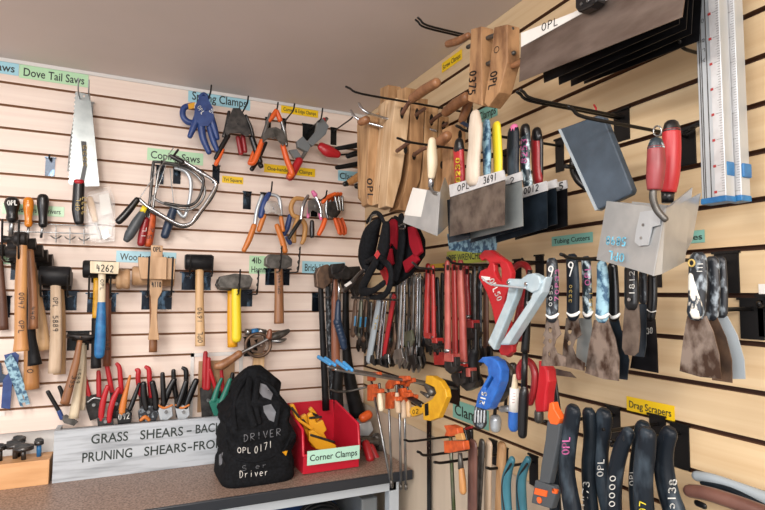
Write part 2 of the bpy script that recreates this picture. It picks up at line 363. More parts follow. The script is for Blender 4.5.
lab('B', 264, 172, 315, 176, 8.5, 'label_yellow', 'One-handed Bar Clamps', 'yellow label below the orange tipped clamp for bar clamps', fr=.45)
lab('B', 281, 112.5, 318, 119, 8, 'label_yellow', 'Corner & Edge Clamps', 'yellow label for corner clamps just under the ceiling', fr=.45)
lab('B', 338, 180.5, 364, 181, 10.5, 'label_blue', 'Clamps', 'blue label reading Clamps beside the black clamp handles')
lab('B', 2, 213.5, 64, 217.5, 10.5, 'label_green', 'Screwdrivers & Drivers', 'green label behind the three screwdriver handles', fr=.5)
lab('B', 116, 262, 176, 264, 11.5, 'label_blue', 'Wooden Mallets', 'blue label reading Wooden Mallets')
lab('B', 249, 273.5, 286, 274.5, 18, 'label_green', '', 'green label reading 4lb Sledge Hammers', lines=['4lb Sledge', 'Hammers'], fr=.7)
lab('B', 302, 273, 345, 273.5, 12, 'label_blue', 'Brick Hammers', 'blue label reading Brick Hammers')
lab('B', -12, 263.5, 16, 264.5, 18, 'label_green', '', 'green label behind the hammer heads at the left edge', lines=['Ball Pein', 'Hammers'], fr=.6)
lab('B', -6, 416.5, 5, 416, 4.5, 'paper_white', '', 'small blank white sticker at the left edge')
lab('R', 442, 73, 462, 59, 9.5, 'label_yellow', 'Screw Clamps', 'yellow label reading Screw Clamps under the ceiling', fr=.5)
lab('R', 478, 124.5, 497.5, 117.5, 13.5, 'label_teal', 'Clamps', 'teal label ending in amps above the yellow handled taping knife')
lab('R', 447, 265, 486, 259.5, 13, 'label_lime', 'PIPE WRENCHES', 'lime label behind the red clamp jaw above the wrenches', fr=.5)
lab('R', 428, 270, 446, 267, 5.5, 'label_yellow', '', 'plain yellow label strip above the red wrenches')
lab('R', 552, 246.5, 593, 242, 9.5, 'label_teal', 'Tubing Cutters', 'teal label reading Tubing Cutters', fr=.5)
lab('R', 672, 245, 705, 242.5, 12, 'label_teal', 'Knives', 'teal label ending in ves behind the corner trowel', fr=.5)
lab('R', 627, 410, 675, 422, 14, 'label_yellow', 'Drag Scrapers', 'bright yellow label reading Drag Scrapers', fr=.5)
lab('R', 453, 417, 489, 431, 18, 'label_teal', 'Clamps', 'teal label reading Clamps under the red pipe wrenches', fr=.6)
lab('R', 759, 294, 775, 294.5, 10, 'paper_white', '', 'blank white sticker at the right edge')

# ---------------------------------------------------------------- hooks
def hook(w, x, y, L, desc, kind='hook_black', r=.003, plate=(.028, .062), up=.02, prongs=1, gap=.04, pm='plate_black', base=None, tilt=.0, pz=.014, twist=False, tip=None, lin=False):
    """slatwall hook: (x,y) px where the rod meets the wall"""
    A = V(w, x, y, .0); n3 = NRM[w]; sd = Vector((1, 0, 0)) if w == 'B' else Vector((0, 1, 0)); z = Vector((0, 0, 1))
    o = bpy.data.objects.new('wall_hook', None); COL.objects.link(o); o.location = A
    g = G(); hw = plate[0]/2+(gap/2 if prongs == 2 else 0)
    c = A+z*pz
    g.prism([c-sd*hw, c+sd*hw, c+sd*hw-z*plate[1], c-sd*hw-z*plate[1]], n3*.0025)
    g.prism([c-sd*hw*1.15-z*0, c+sd*hw*1.15, c+sd*hw*1.15+z*.004, c-sd*hw*1.15+z*.004], n3*.006); g.obj('backplate', pm, o, A)
    for s in ((0,) if prongs == 1 else (-.5, .5)):
        g = G(); b = A+sd*s*gap+n3*.002
        rise = up+tilt*L
        if lin: pts = [b, b+n3*L*.3+z*rise*.3, b+n3*L*.6+z*rise*.6, b+n3*L*.85+z*rise*.85, b+n3*L+z*rise]
        elif rise > .035:                                   # rod leaves level, then turns up in front of what it carries
            pts = [b, b+n3*L*.45, b+n3*L*.8, b+n3*L*.92+z*rise*.18, b+n3*L+z*rise]
        else: pts = [b, b+n3*L*.5+z*tilt*L*.5, b+n3*L*.93+z*tilt*L, b+n3*L*1.02+z*(up*.75+tilt*L), b+n3*L*1.05+z*rise]
        g.ring(pts, [r]*5, z if (rise <= .035 or lin) else sd, 1, 8, 'r', 1)
        if twist:
            q = []; a0 = b+n3*L*.84; a1 = b+n3*L+z*rise
            for i in range(49):
                t = i/48; a = t*24; q.append(a0.lerp(a1, t)+sd*math.cos(a)*r*.9+n3*(math.sin(a)*r*.9))
            g.ring(q, [r*.7]*49, z, 1, 6, 'f', 0)
        g.obj('prong', tip or kind, o, A)
    tag(o, desc, 'hook', 'metal hooks on the slats'); return o
def bracket(w, x, y, desc, pm='plate_blue_sheen', plate=(.028, .064)):
    return None
# ================================================================ BACK WALL
HH = .0015
# --- saws
item('B', .07, 'dovetail_saw', 'pull saw with wide bright blade and black grip reading 3333 hanging under its label', 'saw', (83, 96), [
 ('blade', 'blade_light', [('p', [(76, 91.5), (90, 94.5), (93, 120), (96, 150), (99.5, 186), (84, 186.5), (69, 184)]+[q for k in range(22) for q in ((69.1+k*.32, 183-k*4.15), (67.9+k*.32, 181-k*4.15))], 0, HH, [[(82.6, 96), (84, 94.8), (85.4, 96), (84, 97.2)]])]),
 ('spine', 'black_metal', [('p', [(81, 141), (86, 141.5), (86.5, 166), (84, 180), (80, 180), (83, 165)], .002, .006)], {'sub': [('lettering', 'gold_ink', [('s', '3333', (83.2, 167), (83, 144), (3.2, 0), .0082, .2)])]}),
 ('collar', 'red_plastic', [('t', [(79, 180, .004, 4.5), (79, 184, .004, 5)], {'fl': .7, 'cap': 'f'})]),
 ('grip', 'black_plastic', [('t', [(79, 184, .004, 5.2), (78.5, 195, .004, 5.4), (78, 210, .004, 5.6), (79, 221, .004, 4.6)], {'fl': .65})],
   {'sub': [('lettering', 'gold_ink', [('s', '3333', (81.8, 215), (82, 196), (4.2, 0), .0175, .16), ('s', 'OPL', (75.5, 211), (76.5, 197), (3.8, 0), .0175, .16)])]})], 'saws on hooks')
item('B', .055, 'hand_saw', 'second saw blade mostly hidden behind the bright pull saw', 'saw', (80, 100), [
 (None, 'steel_dark', [('p', [(77, 97), (89, 99), (90, 150), (88, 178), (67, 171), (70, 140)], 0, HH)])], 'saws on hooks')
hook('B', 86.5, 106, .15, 'grey wire hook holding the pull saw', 'steel', .0022, up=.025, gap=.03, prongs=2, pm='steel', plate=(.012, .05), pz=.012, tilt=.1)
# --- empty hook
hook('B', 50.5, 160, .03, 'short empty hook on the bare slats left of the pull saw', 'black_metal', up=.01, pm='plate_blue_sheen', pz=.005, plate=(.028, .06))
# --- screwdrivers and their wire rack
item('B', .02, 'wire_rack', 'thin wire rack with empty loops holding three screwdrivers', 'rack', (50, 224), [
 ('rail', 'steel', [('t', [(2, 222, .0, .7), (45, 224, 0, .7), (92, 226, 0, .7)], {'n': 6}), ('t', [(8, 231, .03, .7), (50, 232.5, .03, .7), (95, 234, .03, .7)], {'n': 6})])]+
 [('loop', 'steel', [('t', [(x, y-9, 0, .6), (x, y-2, .012, .6), (x, y, .035, .6)], {'n': 6}), ('t', [(x-5, y, .03, .7), (x-2, y+2, .045, .7), (x+2, y+2, .045, .7), (x+5, y, .03, .7)], {'n': 6}), ('t', [(x, y-9, .03, .6), (x, y+6, .03, .6)], {'n': 6})]) for x, y in ((56, 236), (70, 237), (84, 238))])
def driver(label, x, y0, y1, r, hm, x2, y2, extra=(), org=None, D=.05, sh='steel', r2=1.2, subs=()):
    item('B', D, 'screwdriver', label, 'screwdriver', (x, y0), [
     ('handle', hm, [('t', [(x, y0+r*.8, 0, r), (x, y0+(y1-y0)*.35, 0, r*1.02), (x, y0+(y1-y0)*.75, 0, r*.75), (x, y1, 0, r*.8)], {'fl': .9})]+list(extra), {'sub': list(subs)}),
     ('shaft', sh, [('t', [(x, y1-1, 0, r2), (x2, y2, 0, r2)], {'fl': .6, 'cap': 'f'})])], 'screwdrivers in the wire rack')
driver('fat black handled screwdriver marked OPL with a flat bright blade', 12.3, 197.5, 218, 6.8, 'black_plastic', 11, 236, r2=2.4, subs=[('lettering', 'white_ink', [('s', 'OPL', (7, 205), (17.5, 205), (0, -4.5), .024, .2)])])
driver('screwdriver with a clear orange handle', 28.5, 197.5, 224, 4.6, 'orange_clear', 28, 240)
driver('screwdriver with a ribbed black handle right of the orange one', 43, 194.5, 224, 5.2, 'black_plastic', 41, 238)
# --- bagged chisel
g_ = [(88, 192), (110, 186), (115, 200), (115, 241), (100, 243), (85, 240), (84, 215)]
item('B', .03, 'bagged_coping_saw', 'clear plastic bag holding a small wood handled tool and a white card', 'bag', (99, 188), [
 ('plastic_bag', 'bag_plastic', [('p', g_, -.005, .0008), ('p', [(86, 196), (108, 190), (113, 205), (112, 238), (90, 239)], .022, .0008)]),
 ('card', 'paper_white', [('p', [(99, 195), (109, 193), (112, 213), (101, 216)], .004, .0006)]),
 ('handle', 'wood_light', [('t', [(90, 199, .008, 3), (92, 208, .008, 3.6), (95, 220, .008, 3)], {})]),
 ('blade', 'steel', [('t', [(95, 220, .008, 1), (101, 238, .008, 1)], {}), ('p', [(101, 232), (107, 229), (110, 236), (104, 240)], .006, .002)])])
# --- coping saws
def coping(D, label, hm, h, frame, fr, fm, blade, extra=()):
    item('B', D, 'coping_saw', label, 'saw', frame[0], [
     ('handle', hm, [('t', [(a, b, 0, c) for a, b, c in h], {})], {'sub': list(extra)}),
     ('frame', fm, [('t', [(a, b, 0, fr) for a, b in frame], {'fl': .8, 'n': 8})]),
     ('blade', 'steel', [('t', [(a, b, 0, .5) for a, b in blade], {'n': 5})])], 'coping saws')
coping(.105, 'front coping saw with shiny silver frame and plain black handle', 'black_plastic', [(137, 200, 3), (130, 209, 3.6), (124, 216, 3.8), (119, 221, 3.6)],
 [(139, 199), (147, 206), (160, 214), (172, 221), (182, 225), (191, 223), (197, 215), (206, 203), (214, 190), (216, 184), (212, 179), (200, 172), (188, 164), (176, 157)], 1.8, 'chrome', [(140, 198), (157, 172), (174, 147)])
item('B', .112, 'blade_holder', 'dark tube clip across the top of the coping saws', 'clip', (175, 160), [(None, 'steel_dark', [('t', [(171, 156, 0, 1.8), (182, 162, 0, 2.6)], {}), ('t', [(178, 150, -.02, 1.2), (172, 158, 0, 1.2)], {})])])
coping(.09, 'coping saw with grey handle and yellow collar', 'grey_grip', [(144, 211, 3.6), (137, 222, 5), (130, 234, 5), (127, 239, 3.6)],
 [(147, 208), (152, 212), (165, 219), (180, 227), (192, 224), (203, 210), (212, 198), (217, 186), (214, 180), (196, 168), (184, 163)], 1.2, 'steel_dark', [(148, 207), (158, 188), (166, 165)],
 extra=[('collar', 'yellow', [('t', [(141, 209, 0, 4.2), (146, 211, 0, 4.4)], {'cap': 'f'})])])
coping(.075, 'coping saw with dark red handle under the silver frame', 'red_dark', [(146, 220, 3.4), (143, 232, 4.2), (141, 243, 3.8)],
 [(147, 219), (150, 200), (153, 166), (157, 162), (180, 165), (195, 170), (203, 178), (202, 190), (196, 202), (185, 206), (165, 203)], 1.5, 'steel_dark', [(149, 218), (155, 166)],
 extra=[('lettering', 'white_ink', [('s', '1L', (141, 239), (143, 226), (3.6, 0), .0145, .14)])])
coping(.06, 'coping saw with orange red varnished handle', 'orange_rust', [(152, 216, 4), (150, 228, 5), (148, 243, 4.6)],
 [(152, 216), (155, 195), (160, 168), (166, 164), (185, 168), (199, 178), (205, 190), (200, 203), (186, 210), (160, 202), (153, 196)], 1.3, 'steel', [(152, 214), (160, 170)],
 extra=[('lettering', 'marker', [('s', '52', (147, 240), (150, 227), (4, 0), .0165, .14)])])
coping(.045, 'coping saw at the back with dark blue handle', 'blue_dark', [(174, 207, 3.6), (170, 220, 4.6), (165, 235, 4.2)],
 [(175, 207), (184, 217), (189, 203), (191, 188), (190, 178), (185, 171), (176, 168)], 1.9, 'alu', [(174, 206), (170, 169)])
for x, lb in ((160, 'left'), (177, 'middle'), (216, 'right')):
    hook('B', x, 170, .11 if x < 190 else .05, f'{lb} of the three hooks behind the coping saws', 'black_metal', up=.008, pm='plate_blue_sheen', plate=(.026, .066))
hook('B', 247, 196, .02, 'short empty hook below the yellow Tri Square label', 'black_metal', up=.005, pm='plate_blue_sheen', plate=(.03, .066))
hook('B', 264, 197, .13, 'hook holding the blue and orange spring clamp', up=.02, tilt=.12)
# --- spring clamps
def springclamp(D, label, body, bm, arms, am, grips, gm, tips=(), tm=None, group='spring clamps on the back wall', extra=()):
    ps = [('jaw_plate', bm, [('p', body, -.012, .004), ('p', body, .012, .004), ('o', sum(p[0] for p in body)/len(body), sum(p[1] for p in body)/len(body), -.016, .022, 1.6)])]
    for a in arms: ps.append(('arm', am, [('t', [(x, y, 0, r) for x, y, r in a], {'fl': 1.1})]))
    for a in grips: ps.append(('grip', gm, [('t', [(x, y, 0, r) for x, y, r in a], {'fl': 1.1})]))
    for a in tips: ps.append(('tip', tm, [('t', [(x, y, 0, r) for x, y, r in a], {'fl': 1.2})]))
    c = (sum(p[0] for p in body)/len(body), sum(p[1] for p in body)/len(body))
    ps.append(('spring', 'steel', [('t', [(c[0]+2.6*math.cos(k*1.2), c[1]+2.6*math.sin(k*1.2), -.01+.0009*k, .5) for k in range(24)], {'n': 5, 'sm': 0})]))
    item('B', D, 'spring_clamp', label, 'clamp', body[0], ps+list(extra), group)
springclamp(.10, 'blue plastic spring clamp hanging in front of the Spring Clamps label', [(200, 96), (207, 96), (213, 108), (214, 119), (208, 126), (200, 126), (194, 118), (195, 106)], 'blue_clamp',
 [], 'blue_clamp', [[(198, 116, 4), (194, 126, 3.5), (190, 136, 2.6)], [(210, 116, 4), (214, 128, 3.6), (217, 138, 2.6)], [(201, 124, 4), (203, 138, 3.6), (209, 152, 2.8)], [(209, 126, 3), (213, 140, 3.2), (217, 150, 2.6)]], 'blue_clamp',
 [[(200, 97, 2), (204, 94, 2), (208, 98, 2)]], 'blue_clamp', extra=[('lettering', 'white_ink', [('s', 'OPL', (197, 107), (202, 115), (3, -2), .0165, .16), ('s', '50', (209, 112), (212, 108), (3, 2), .0165, .16)])])
item('B', .07, 'spring_clamp', 'smaller blue clamp with a yellow pad behind the blue spring clamp', 'clamp', (188, 106), [
 ('jaw', 'blue_clamp', [('t', [(192, 105, 0, 2.6), (184, 108, 0, 3), (183, 116, 0, 3), (188, 122, 0, 3.2), (196, 123, 0, 3)], {})]), ('pad', 'yellow_orange', [('p', [(188, 104), (195, 102), (194, 108), (189, 109)], .002, .012)])], 'spring clamps on the back wall')
hook('B', 205, 108, .16, 'hook carrying the blue spring clamp', up=.02, tilt=.05)
springclamp(.10, 'large black and orange spring clamp between the blue and the silver clamps', [(233, 108), (240, 108), (246, 118), (251, 133), (247, 137), (240, 133), (230, 133), (227, 136), (225, 130), (229, 117)], 'steel_dark',
 [[(229, 112, 1.6), (226, 128, 1.8), (224, 136, 2)], [(246, 116, 1.6), (251, 128, 1.8), (253, 138, 2)]], 'steel_dark', [[(228, 136, 2.4), (221, 148, 2.6), (216, 158, 2.4)], [(252, 138, 2.8), (256, 150, 3), (260, 162, 2.8)]], 'black_plastic',
 [[(223, 150, 1.6), (218, 160, 2.2), (216, 164, 2.2)]], 'orange')
item('B', .07, 'spring_clamp', 'dark red spring clamp hidden behind the large black and orange one', 'clamp', (242, 112), [
 ('jaw', 'red_dark', [('t', [(238, 112, 0, 3), (243, 125, 0, 3.4)], {})]), ('grip', 'red_dark', [('t', [(238, 138, 0, 2.4), (241, 153, 0, 2.6)], {}), ('t', [(243, 137, 0, 2.4), (245, 151, 0, 2.4)], {})]), ('spring', 'steel', [('t', [(236, 116, .012, 2.2), (239, 122, .012, 2.4)], {})])], 'spring clamps on the back wall')
hook('B', 239.5, 118, .16, 'hook carrying the large black and orange clamp', up=.02, tilt=.06)
springclamp(.135, 'silver spring clamp with orange grips and tips left of the bar clamp', [(268, 128), (276, 127), (284, 131), (287, 141), (283, 146), (275, 137), (268, 138), (263, 143), (262, 136)], 'cast_grey',
 [[(270, 114, 1.6), (266, 128, 2), (262, 140, 2)], [(280, 117, 1.6), (284, 130, 2), (286, 145, 2.2)]], 'steel', [[(262, 141, 2.6), (259, 150, 2.8), (254, 162, 2.8), (250, 163, 2.4)], [(283, 146, 2.8), (287, 160, 3), (292, 173, 3), (290, 176, 3)]], 'orange',
 [[(276, 111, 2.4), (273, 116, 2.6), (269, 121, 2)], [(277, 112, 2.4), (280, 120, 2.6)]], 'orange')
item('B', .08, 'spring_clamp', 'orange clamp behind the silver one with black lower jaws', 'clamp', (262, 140), [
 ('jaw', 'black_plastic', [('t', [(266, 143, 0, 1.6), (259, 158, 0, 2), (252, 169, 0, 2.4)], {}), ('t', [(256, 156, 0, 2), (261, 166, 0, 2.6)], {})]), ('grip', 'orange', [('t', [(254, 152, 0, 2.2), (250, 163, 0, 2.6)], {})])], 'spring clamps on the back wall')
hook('B', 268, 122, .15, 'left prong hook over the silver spring clamp', tilt=.05, plate=(.022, .06))
hook('B', 283.5, 123, .15, 'hook tip crossing the yellow label near the ceiling', tilt=.05, plate=(.02, .06))
# --- bar clamp
item('B', .11, 'bar_clamp', 'grey one handed bar clamp with red handle and red trigger', 'clamp', (320, 118), [
 ('bar', 'steel', [('t', [(327, 118, -.008, 1.8), (313, 140, -.008, 1.8), (299, 163, -.008, 1.8)], {'cap': 'f'})]),
 ('fixed_jaw', 'grey_plastic', [('p', [(318, 120), (323, 118), (329, 126), (326, 134), (313, 146), (307, 142), (316, 131)], -.012, .022)], {'bev': .002}),
 ('sliding_jaw', 'grey_plastic', [('p', [(297, 141), (303, 136), (311, 146), (308, 152), (298, 147)], -.012, .024), ('p', [(289, 150), (297, 149), (302, 157), (294, 158)], -.01, .018)], {'bev': .002}),
 ('handle', 'red_plastic', [('t', [(299, 161, 0, 4), (294, 170, 0, 4.4), (290, 177, 0, 4)], {})]),
 ('trigger', 'red_plastic', [('t', [(322, 147, -.01, 4.5), (328, 151, -.01, 6), (337, 154, -.01, 4)], {'fl': .6})]), ('screw_tip', 'red_plastic', [('t', [(324, 121, 0, 1.6), (324, 119, 0, 1.6)], {})])])
hook('B', 309, 130, .17, 'wide plated hook carrying the grey bar clamp', tilt=.1, plate=(.055, .066), pz=.02)
hook('B', 333.5, 131.5, .2, 'black hook slanting toward the wooden hand screws', up=.002, plate=(.026, .07), pz=.012, tilt=-.02)
# --- second row
springclamp(.10, 'blue and orange spring clamp with long orange legs', [(267, 201), (277, 202), (281, 210), (281, 216), (272, 212), (266, 214), (264, 208)], 'chrome',
 [[(270, 194, 1.6), (279, 198, 1.8), (281, 214, 2)], [(262, 196, 2), (257, 210, 2), (255, 224, 2)]], 'alu', [[(254, 226, 2.8), (249, 240, 3), (244, 250, 2.4)], [(277, 226, 2.6), (282, 240, 3), (285, 251, 2.8)], [(264, 216, 2.4), (261, 224, 2.6), (259, 230, 2.4)], [(281, 218, 2.2), (283, 230, 2.2)]], 'orange_handle',
 [[(269, 194, 2.4), (264, 203, 3), (261, 216, 3)]], 'blue_clamp')
item('B', .07, 'c_clamp', 'tan plastic clamp with open loops beside the pink tipped one', 'clamp', (295, 200), [
 (None, 'tan', [('t', [(303, 199, 0, 2.2), (295, 199, 0, 2.4), (291, 207, 0, 2.4), (293, 215, 0, 2.4), (299, 218, 0, 2.6), (305, 225, 0, 2.6), (304, 238, 0, 2.4), (302, 243, 0, 2)], {}), ('t', [(298, 219, 0, 2.4), (294, 230, 0, 2.6), (294, 241, 0, 2.4)], {})])], 'spring clamps on the back wall')
item('B', .055, 'spring_clamp', 'dark blue clamp legs behind the tan loop clamp', 'clamp', (290, 220), [
 (None, 'blue_clamp', [('t', [(290, 216, 0, 2.4), (287, 228, 0, 2.8), (284, 234, 0, 2.4)], {}), ('t', [(287, 238, 0, 2), (290, 243, 0, 2.2)], {})])], 'spring clamps on the back wall')
springclamp(.11, 'silver spring clamp with pink tip and pink jaw pads', [(308, 201), (314, 198), (320, 208), (321, 214), (313, 210), (308, 214)], 'steel',
 [[(308, 196, 1.6), (303, 205, 2), (301, 219, 1.8)], [(316, 197, 1.6), (320, 208, 2), (321, 217, 1.8)]], 'chrome', [[(300, 221, 1.8), (294, 230, 2), (289, 238, 1.8)], [(312, 222, 2.2), (312, 230, 2.6), (312, 236, 2.4)]], 'black_plastic',
 [[(313, 192, 2), (315, 195, 2.6)], [(309, 207, 1.4), (308, 217, 1.6)], [(319, 212, 1.4), (321, 219, 1.6)]], 'pink')
for i, (dx, D) in enumerate(((0, .115), (3.5, .09), (7, .065))):
    springclamp(D, ('front', 'middle', 'rearmost')[i]+' of the three small orange spring clamps near the corner', [(328+dx*.7, 202), (334+dx*.5, 201), (338+dx*.4, 212), (333+dx*.5, 218), (327+dx*.7, 214)], 'steel_dark',
     [[(327+dx, 198, 1.5), (326+dx, 210, 1.5), (328+dx, 218, 1.4)], [(335+dx, 197, 1.5), (338+dx*.7, 210, 1.4)]], 'steel',
     [[(325-dx*.2, 220, 2.4), (322, 228, 2.6), (319+dx, 234, 2.2)] if i == 0 else [(331+dx, 219, 1.6), (334+dx, 228, 1.8), (337+dx, 234, 1.6)], [(335+dx, 219, 1.6), (338+dx, 228, 1.8), (339+dx*.9, 233, 1.6)]], 'orange', [[(323+dx, 202, 2), (328+dx, 197, 2.2), (335+dx*.8, 194, 2)]], 'orange')
hook('B', 314, 205, .15, 'hook carrying the pink tipped clamp', tilt=.08)
# --- hammers, left cluster
def hammer(D, label, head, hm, handle, wm, ink=None, group='hammers on the back wall', cat='hammer', name='hammer', fl=.8, cap='f', extra=(), headfl=1):
    hs = [('t', [(x, y, 0, r) for x, y, r in head], {'sm': 0, 'fl': headfl, 'n': 14, 'cap': 'f'})] if isinstance(head[0], tuple) and len(head[0]) == 3 else [('p', head, -.016, .034)]
    sub = [('lettering', 'marker', list(ink))] if ink else []
    item('B', D, name, label, cat, handle[0][:2], [('head', hm, hs, {'bev': .003} if hs[0][0] == 'p' else {}), ('handle', wm, [('t', [(x, y, 0, r) for x, y, r in handle], {'fl': fl, 'cap': cap})], {'sub': sub})]+list(extra), group)
def ink(s, p0, p1, up, r, D=.0, m=.001, wt=.13): return ('s', s, p0, p1, up, r/300*.8+m, wt)
hammer(.215, 'ball pein hammer at far left with varnished handle marked 0047 OPL', [(2, 239, 4), (9, 239, 3), (12, 239, 3), (14, 239, 6.2), (16, 239, 7.2), (25, 239, 7.2), (27.5, 239, 6.2)], 'iron',
 [(22, 243, 4.4), (22, 255, 4.6), (21, 285, 5.4), (20.5, 318, 5.2), (21, 338, 5.8), (21, 351, 7)], 'wood_orange', [ink('0047', (19, 292), (18.5, 309), (5.2, 0), 5.4), ink('OPL', (19, 320), (18.5, 334), (5.2, 0), 5.4)])
hammer(.172, 'second hammer with reddish handle marked 440 behind the first one', [(8, 245, 5.5), (36, 244, 6)], 'iron', [(29, 248, 4), (31, 270, 4), (33, 300, 4.2), (33, 329, 4.6)], 'wood_brown', [ink('440', (31, 306), (30.5, 320), (4, 0), 4.4)])
hammer(.13, 'hammer with flared black rubber grip in the left cluster', [(6, 252, 6), (43, 251, 6.5)], 'iron', [(29, 254, 3.5), (30, 290, 3.5), (31, 330, 3.8), (33, 348, 4.6), (35, 365, 6.5)], 'black_rubber')
hammer(.088, 'hammer with slanting pale handle in the left cluster', [(10, 257, 6), (48, 256, 6.5)], 'iron', [(31, 258, 3.6), (35, 285, 4), (41, 320, 5), (44, 350, 6.2)], 'wood_light')
hammer(.045, 'lowest hanging hammer of the left cluster with thick orange handle', [(12, 263, 7), (53, 262, 8)], 'iron', [(27, 263, 4.5), (28, 300, 5), (31, 350, 6.2), (31.5, 389, 7)], 'wood_orange', [ink('0', (27, 374), (27, 368), (6, 0), 6.4)])
hammer(.04, 'black handled hammer at the left edge of the picture', [(-16, 252, 7), (6, 250, 6)], 'iron', [(-2, 256, 4), (2, 300, 4), (3, 330, 5)], 'wood_dark')
hook('B', 24, 264, .25, 'double hook under the left cluster of hammers', prongs=2, gap=.04, tilt=.4, pm='plate_blue_sheen', plate=(.03, .066), up=.015)
for x, n in ((2, 'leftmost'), (40, 'second')): pass
hook('B', 1.5, 300, .04, 'blue lit plate hook at the left edge beside the hammer handles', prongs=1, pm='plate_blue_sheen', plate=(.05, .066), up=.004, pz=.01)
hammer(.125, 'large black rubber mallet with worn pale handle marked OPL 5889', [(39.5, 275.5, 9.2), (41, 275.5, 10), (69, 276.5, 10), (71, 276.5, 9.2)], 'black_rubber', [(55.5, 280, 4.6), (56, 300, 5), (56, 340, 5.6), (54.5, 373, 5.9)], 'wood_pale',
 [ink('OPL', (53, 297), (53, 308), (4.8, 0), 5.2), ink('5889', (53, 315), (53, 332), (5, 0), 5.5)], cat='mallet', name='rubber_mallet')
hammer(.048, 'mallet with yellowish handle directly behind the large black rubber mallet', [(44, 280, 9), (72, 281, 9)], 'black_rubber', [(58.5, 285, 4.6), (60, 320, 5.2), (59.5, 374, 5.6)], 'wood_light', cat='mallet', name='rubber_mallet')
hook('B', 60, 296, .17, 'wide double hook under the large black rubber mallet', prongs=2, gap=.072, tilt=.32, pm='plate_blue_sheen', up=.008)
# --- white headed mallet group
item('B', .13, 'dead_blow_mallet', 'mallet with cream head marked 4262 and blue grip', 'mallet', (102, 268), [
 ('head', 'wood_cream', [('p', [(90, 261), (119.5, 262), (118.5, 274), (90, 273)], -.016, .036)], {'bev': .002, 'sub': [('lettering', 'marker', [('s', '4262', (96, 271), (114, 272), (0, -6.5), .0205, .14)])]}),
 ('handle', 'wood_cream', [('t', [(102, 273, 0, 3.4), (101.5, 305, 0, 3.6)], {'fl': .7})], {'sub': [('lettering', 'marker', [('s', 'OPL', (100.5, 279), (100, 291), (3.4, 0), .0105, .15)])]}),
 ('grip', 'blue_grip', [('t', [(101.5, 303, 0, 3.8), (101, 322, 0, 4.8), (100, 345, 0, 5.2), (99.5, 354, 0, 4.8)], {'fl': .7})])], 'mallets on the back wall')
hammer(.09, 'mallet with yellow and black handle behind the blue gripped one', [(83, 269, 8), (84.5, 269, 9), (115, 270, 9), (117, 270, 8)], 'black_rubber', [(97, 278, 3.2), (96.5, 300, 3.4), (96, 318, 3.6)], 'yellow_paint', cat='mallet', name='rubber_mallet',
 extra=[('grip', 'black_rubber', [('t', [(96, 318, 0, 4), (96, 345, 0, 4.4), (96, 368, 0, 5)], {'cap': 'f'})])])
hammer(.033, 'hammer with dark red brown handle right of the blue grip', [(92, 276, 7), (114, 277, 7)], 'iron', [(107.5, 280, 3.2), (107.5, 320, 3.6), (107, 366, 4)], 'wood_red', [ink('148', (106, 338), (105.6, 351), (4, 0), 3.8)])
hook('B', 102, 298, .19, 'double hook under the cream headed mallet', prongs=2, gap=.06, tilt=.32, pm='plate_blue_sheen', up=.008)
# --- wooden mallets
item('B', .12, 'wooden_mallet', 'square headed wooden mallet marked OPL 4110', 'mallet', (157, 246), [
 ('head', 'wood_mallet', [('p', [(138, 257), (149, 257.5), (149, 279), (141, 279), (139, 268)], -.035, .06), ('p', [(149, 256.5), (167, 257), (166.5, 279.5), (148, 279)], -.035, .074), ('p', [(167, 258), (176, 258.5), (174, 279.5), (166.5, 279.5)], -.035, .06)], {'bev': .002}),
 ('handle', 'wood_mallet', [('p', [(151, 245), (163, 245.5), (162.5, 258), (151, 258)], -.014, .03), ('p', [(150.5, 279), (162.5, 279), (162, 292), (158, 299), (157, 315), (158, 330), (159.5, 340), (148, 340), (150, 328), (151.5, 312), (151, 299), (149.8, 291)], -.014, .03)],
   {'bev': .002, 'sub': [('lettering', 'marker', [('s', 'OPL', (153, 251.5), (162, 251.5), (0, -4.5), .0165, .16), ('s', '4110', (151.5, 287), (161.5, 287), (0, -5), .0165, .16)])]})], 'wooden mallets')
hammer(.05, 'round headed wooden mallet behind the square one with darker handle', [(132, 276, 9), (134, 276, 10), (150, 276, 9.4), (174, 277, 9.8)], 'wood_mallet', [(153, 280, 3.6), (153.5, 320, 3.8), (153, 352, 4)], 'wood_brown', group='wooden mallets', cat='mallet', name='wooden_mallet')
hammer(.075, 'turned wooden mallet head lying left of the square one', [(116, 279, 9), (118, 279, 10.6), (121, 279, 10.6), (122.5, 279, 9.6), (127, 279, 10.6), (130, 279, 9.6)], 'wood_mallet', [(109, 280, 4), (121, 280, 4)], 'wood_mallet', group='wooden mallets', cat='mallet', name='wooden_mallet')
hook('B', 157, 296, .2, 'black double hook clasping the square wooden mallet', prongs=2, gap=.072, tilt=.58, up=.012, r=.0032, pm='plate_blue_sheen')
# --- small black mallet
hammer(.10, 'small black rubber mallet with handle marked 1690 OPL', [(185, 262, 7.2), (186.5, 262, 8), (211, 262.5, 8), (212.5, 262.5, 7.2)], 'black_rubber', [(199.5, 268, 4), (199.5, 300, 4.2), (200, 330, 4.6), (200, 346, 4.9)], 'wood_light',
 [ink('1690', (202, 323), (202, 307), (-4.4, 0), 4.6), ink('OPL', (202.5, 343), (202.5, 331), (-4.6, 0), 4.8)], cat='mallet', name='rubber_mallet')
hook('B', 196.5, 277, .15, 'wide double hook under the small black rubber mallet', prongs=2, gap=.074, tilt=.4, up=.008, r=.0028, pm='plate_blue_sheen')
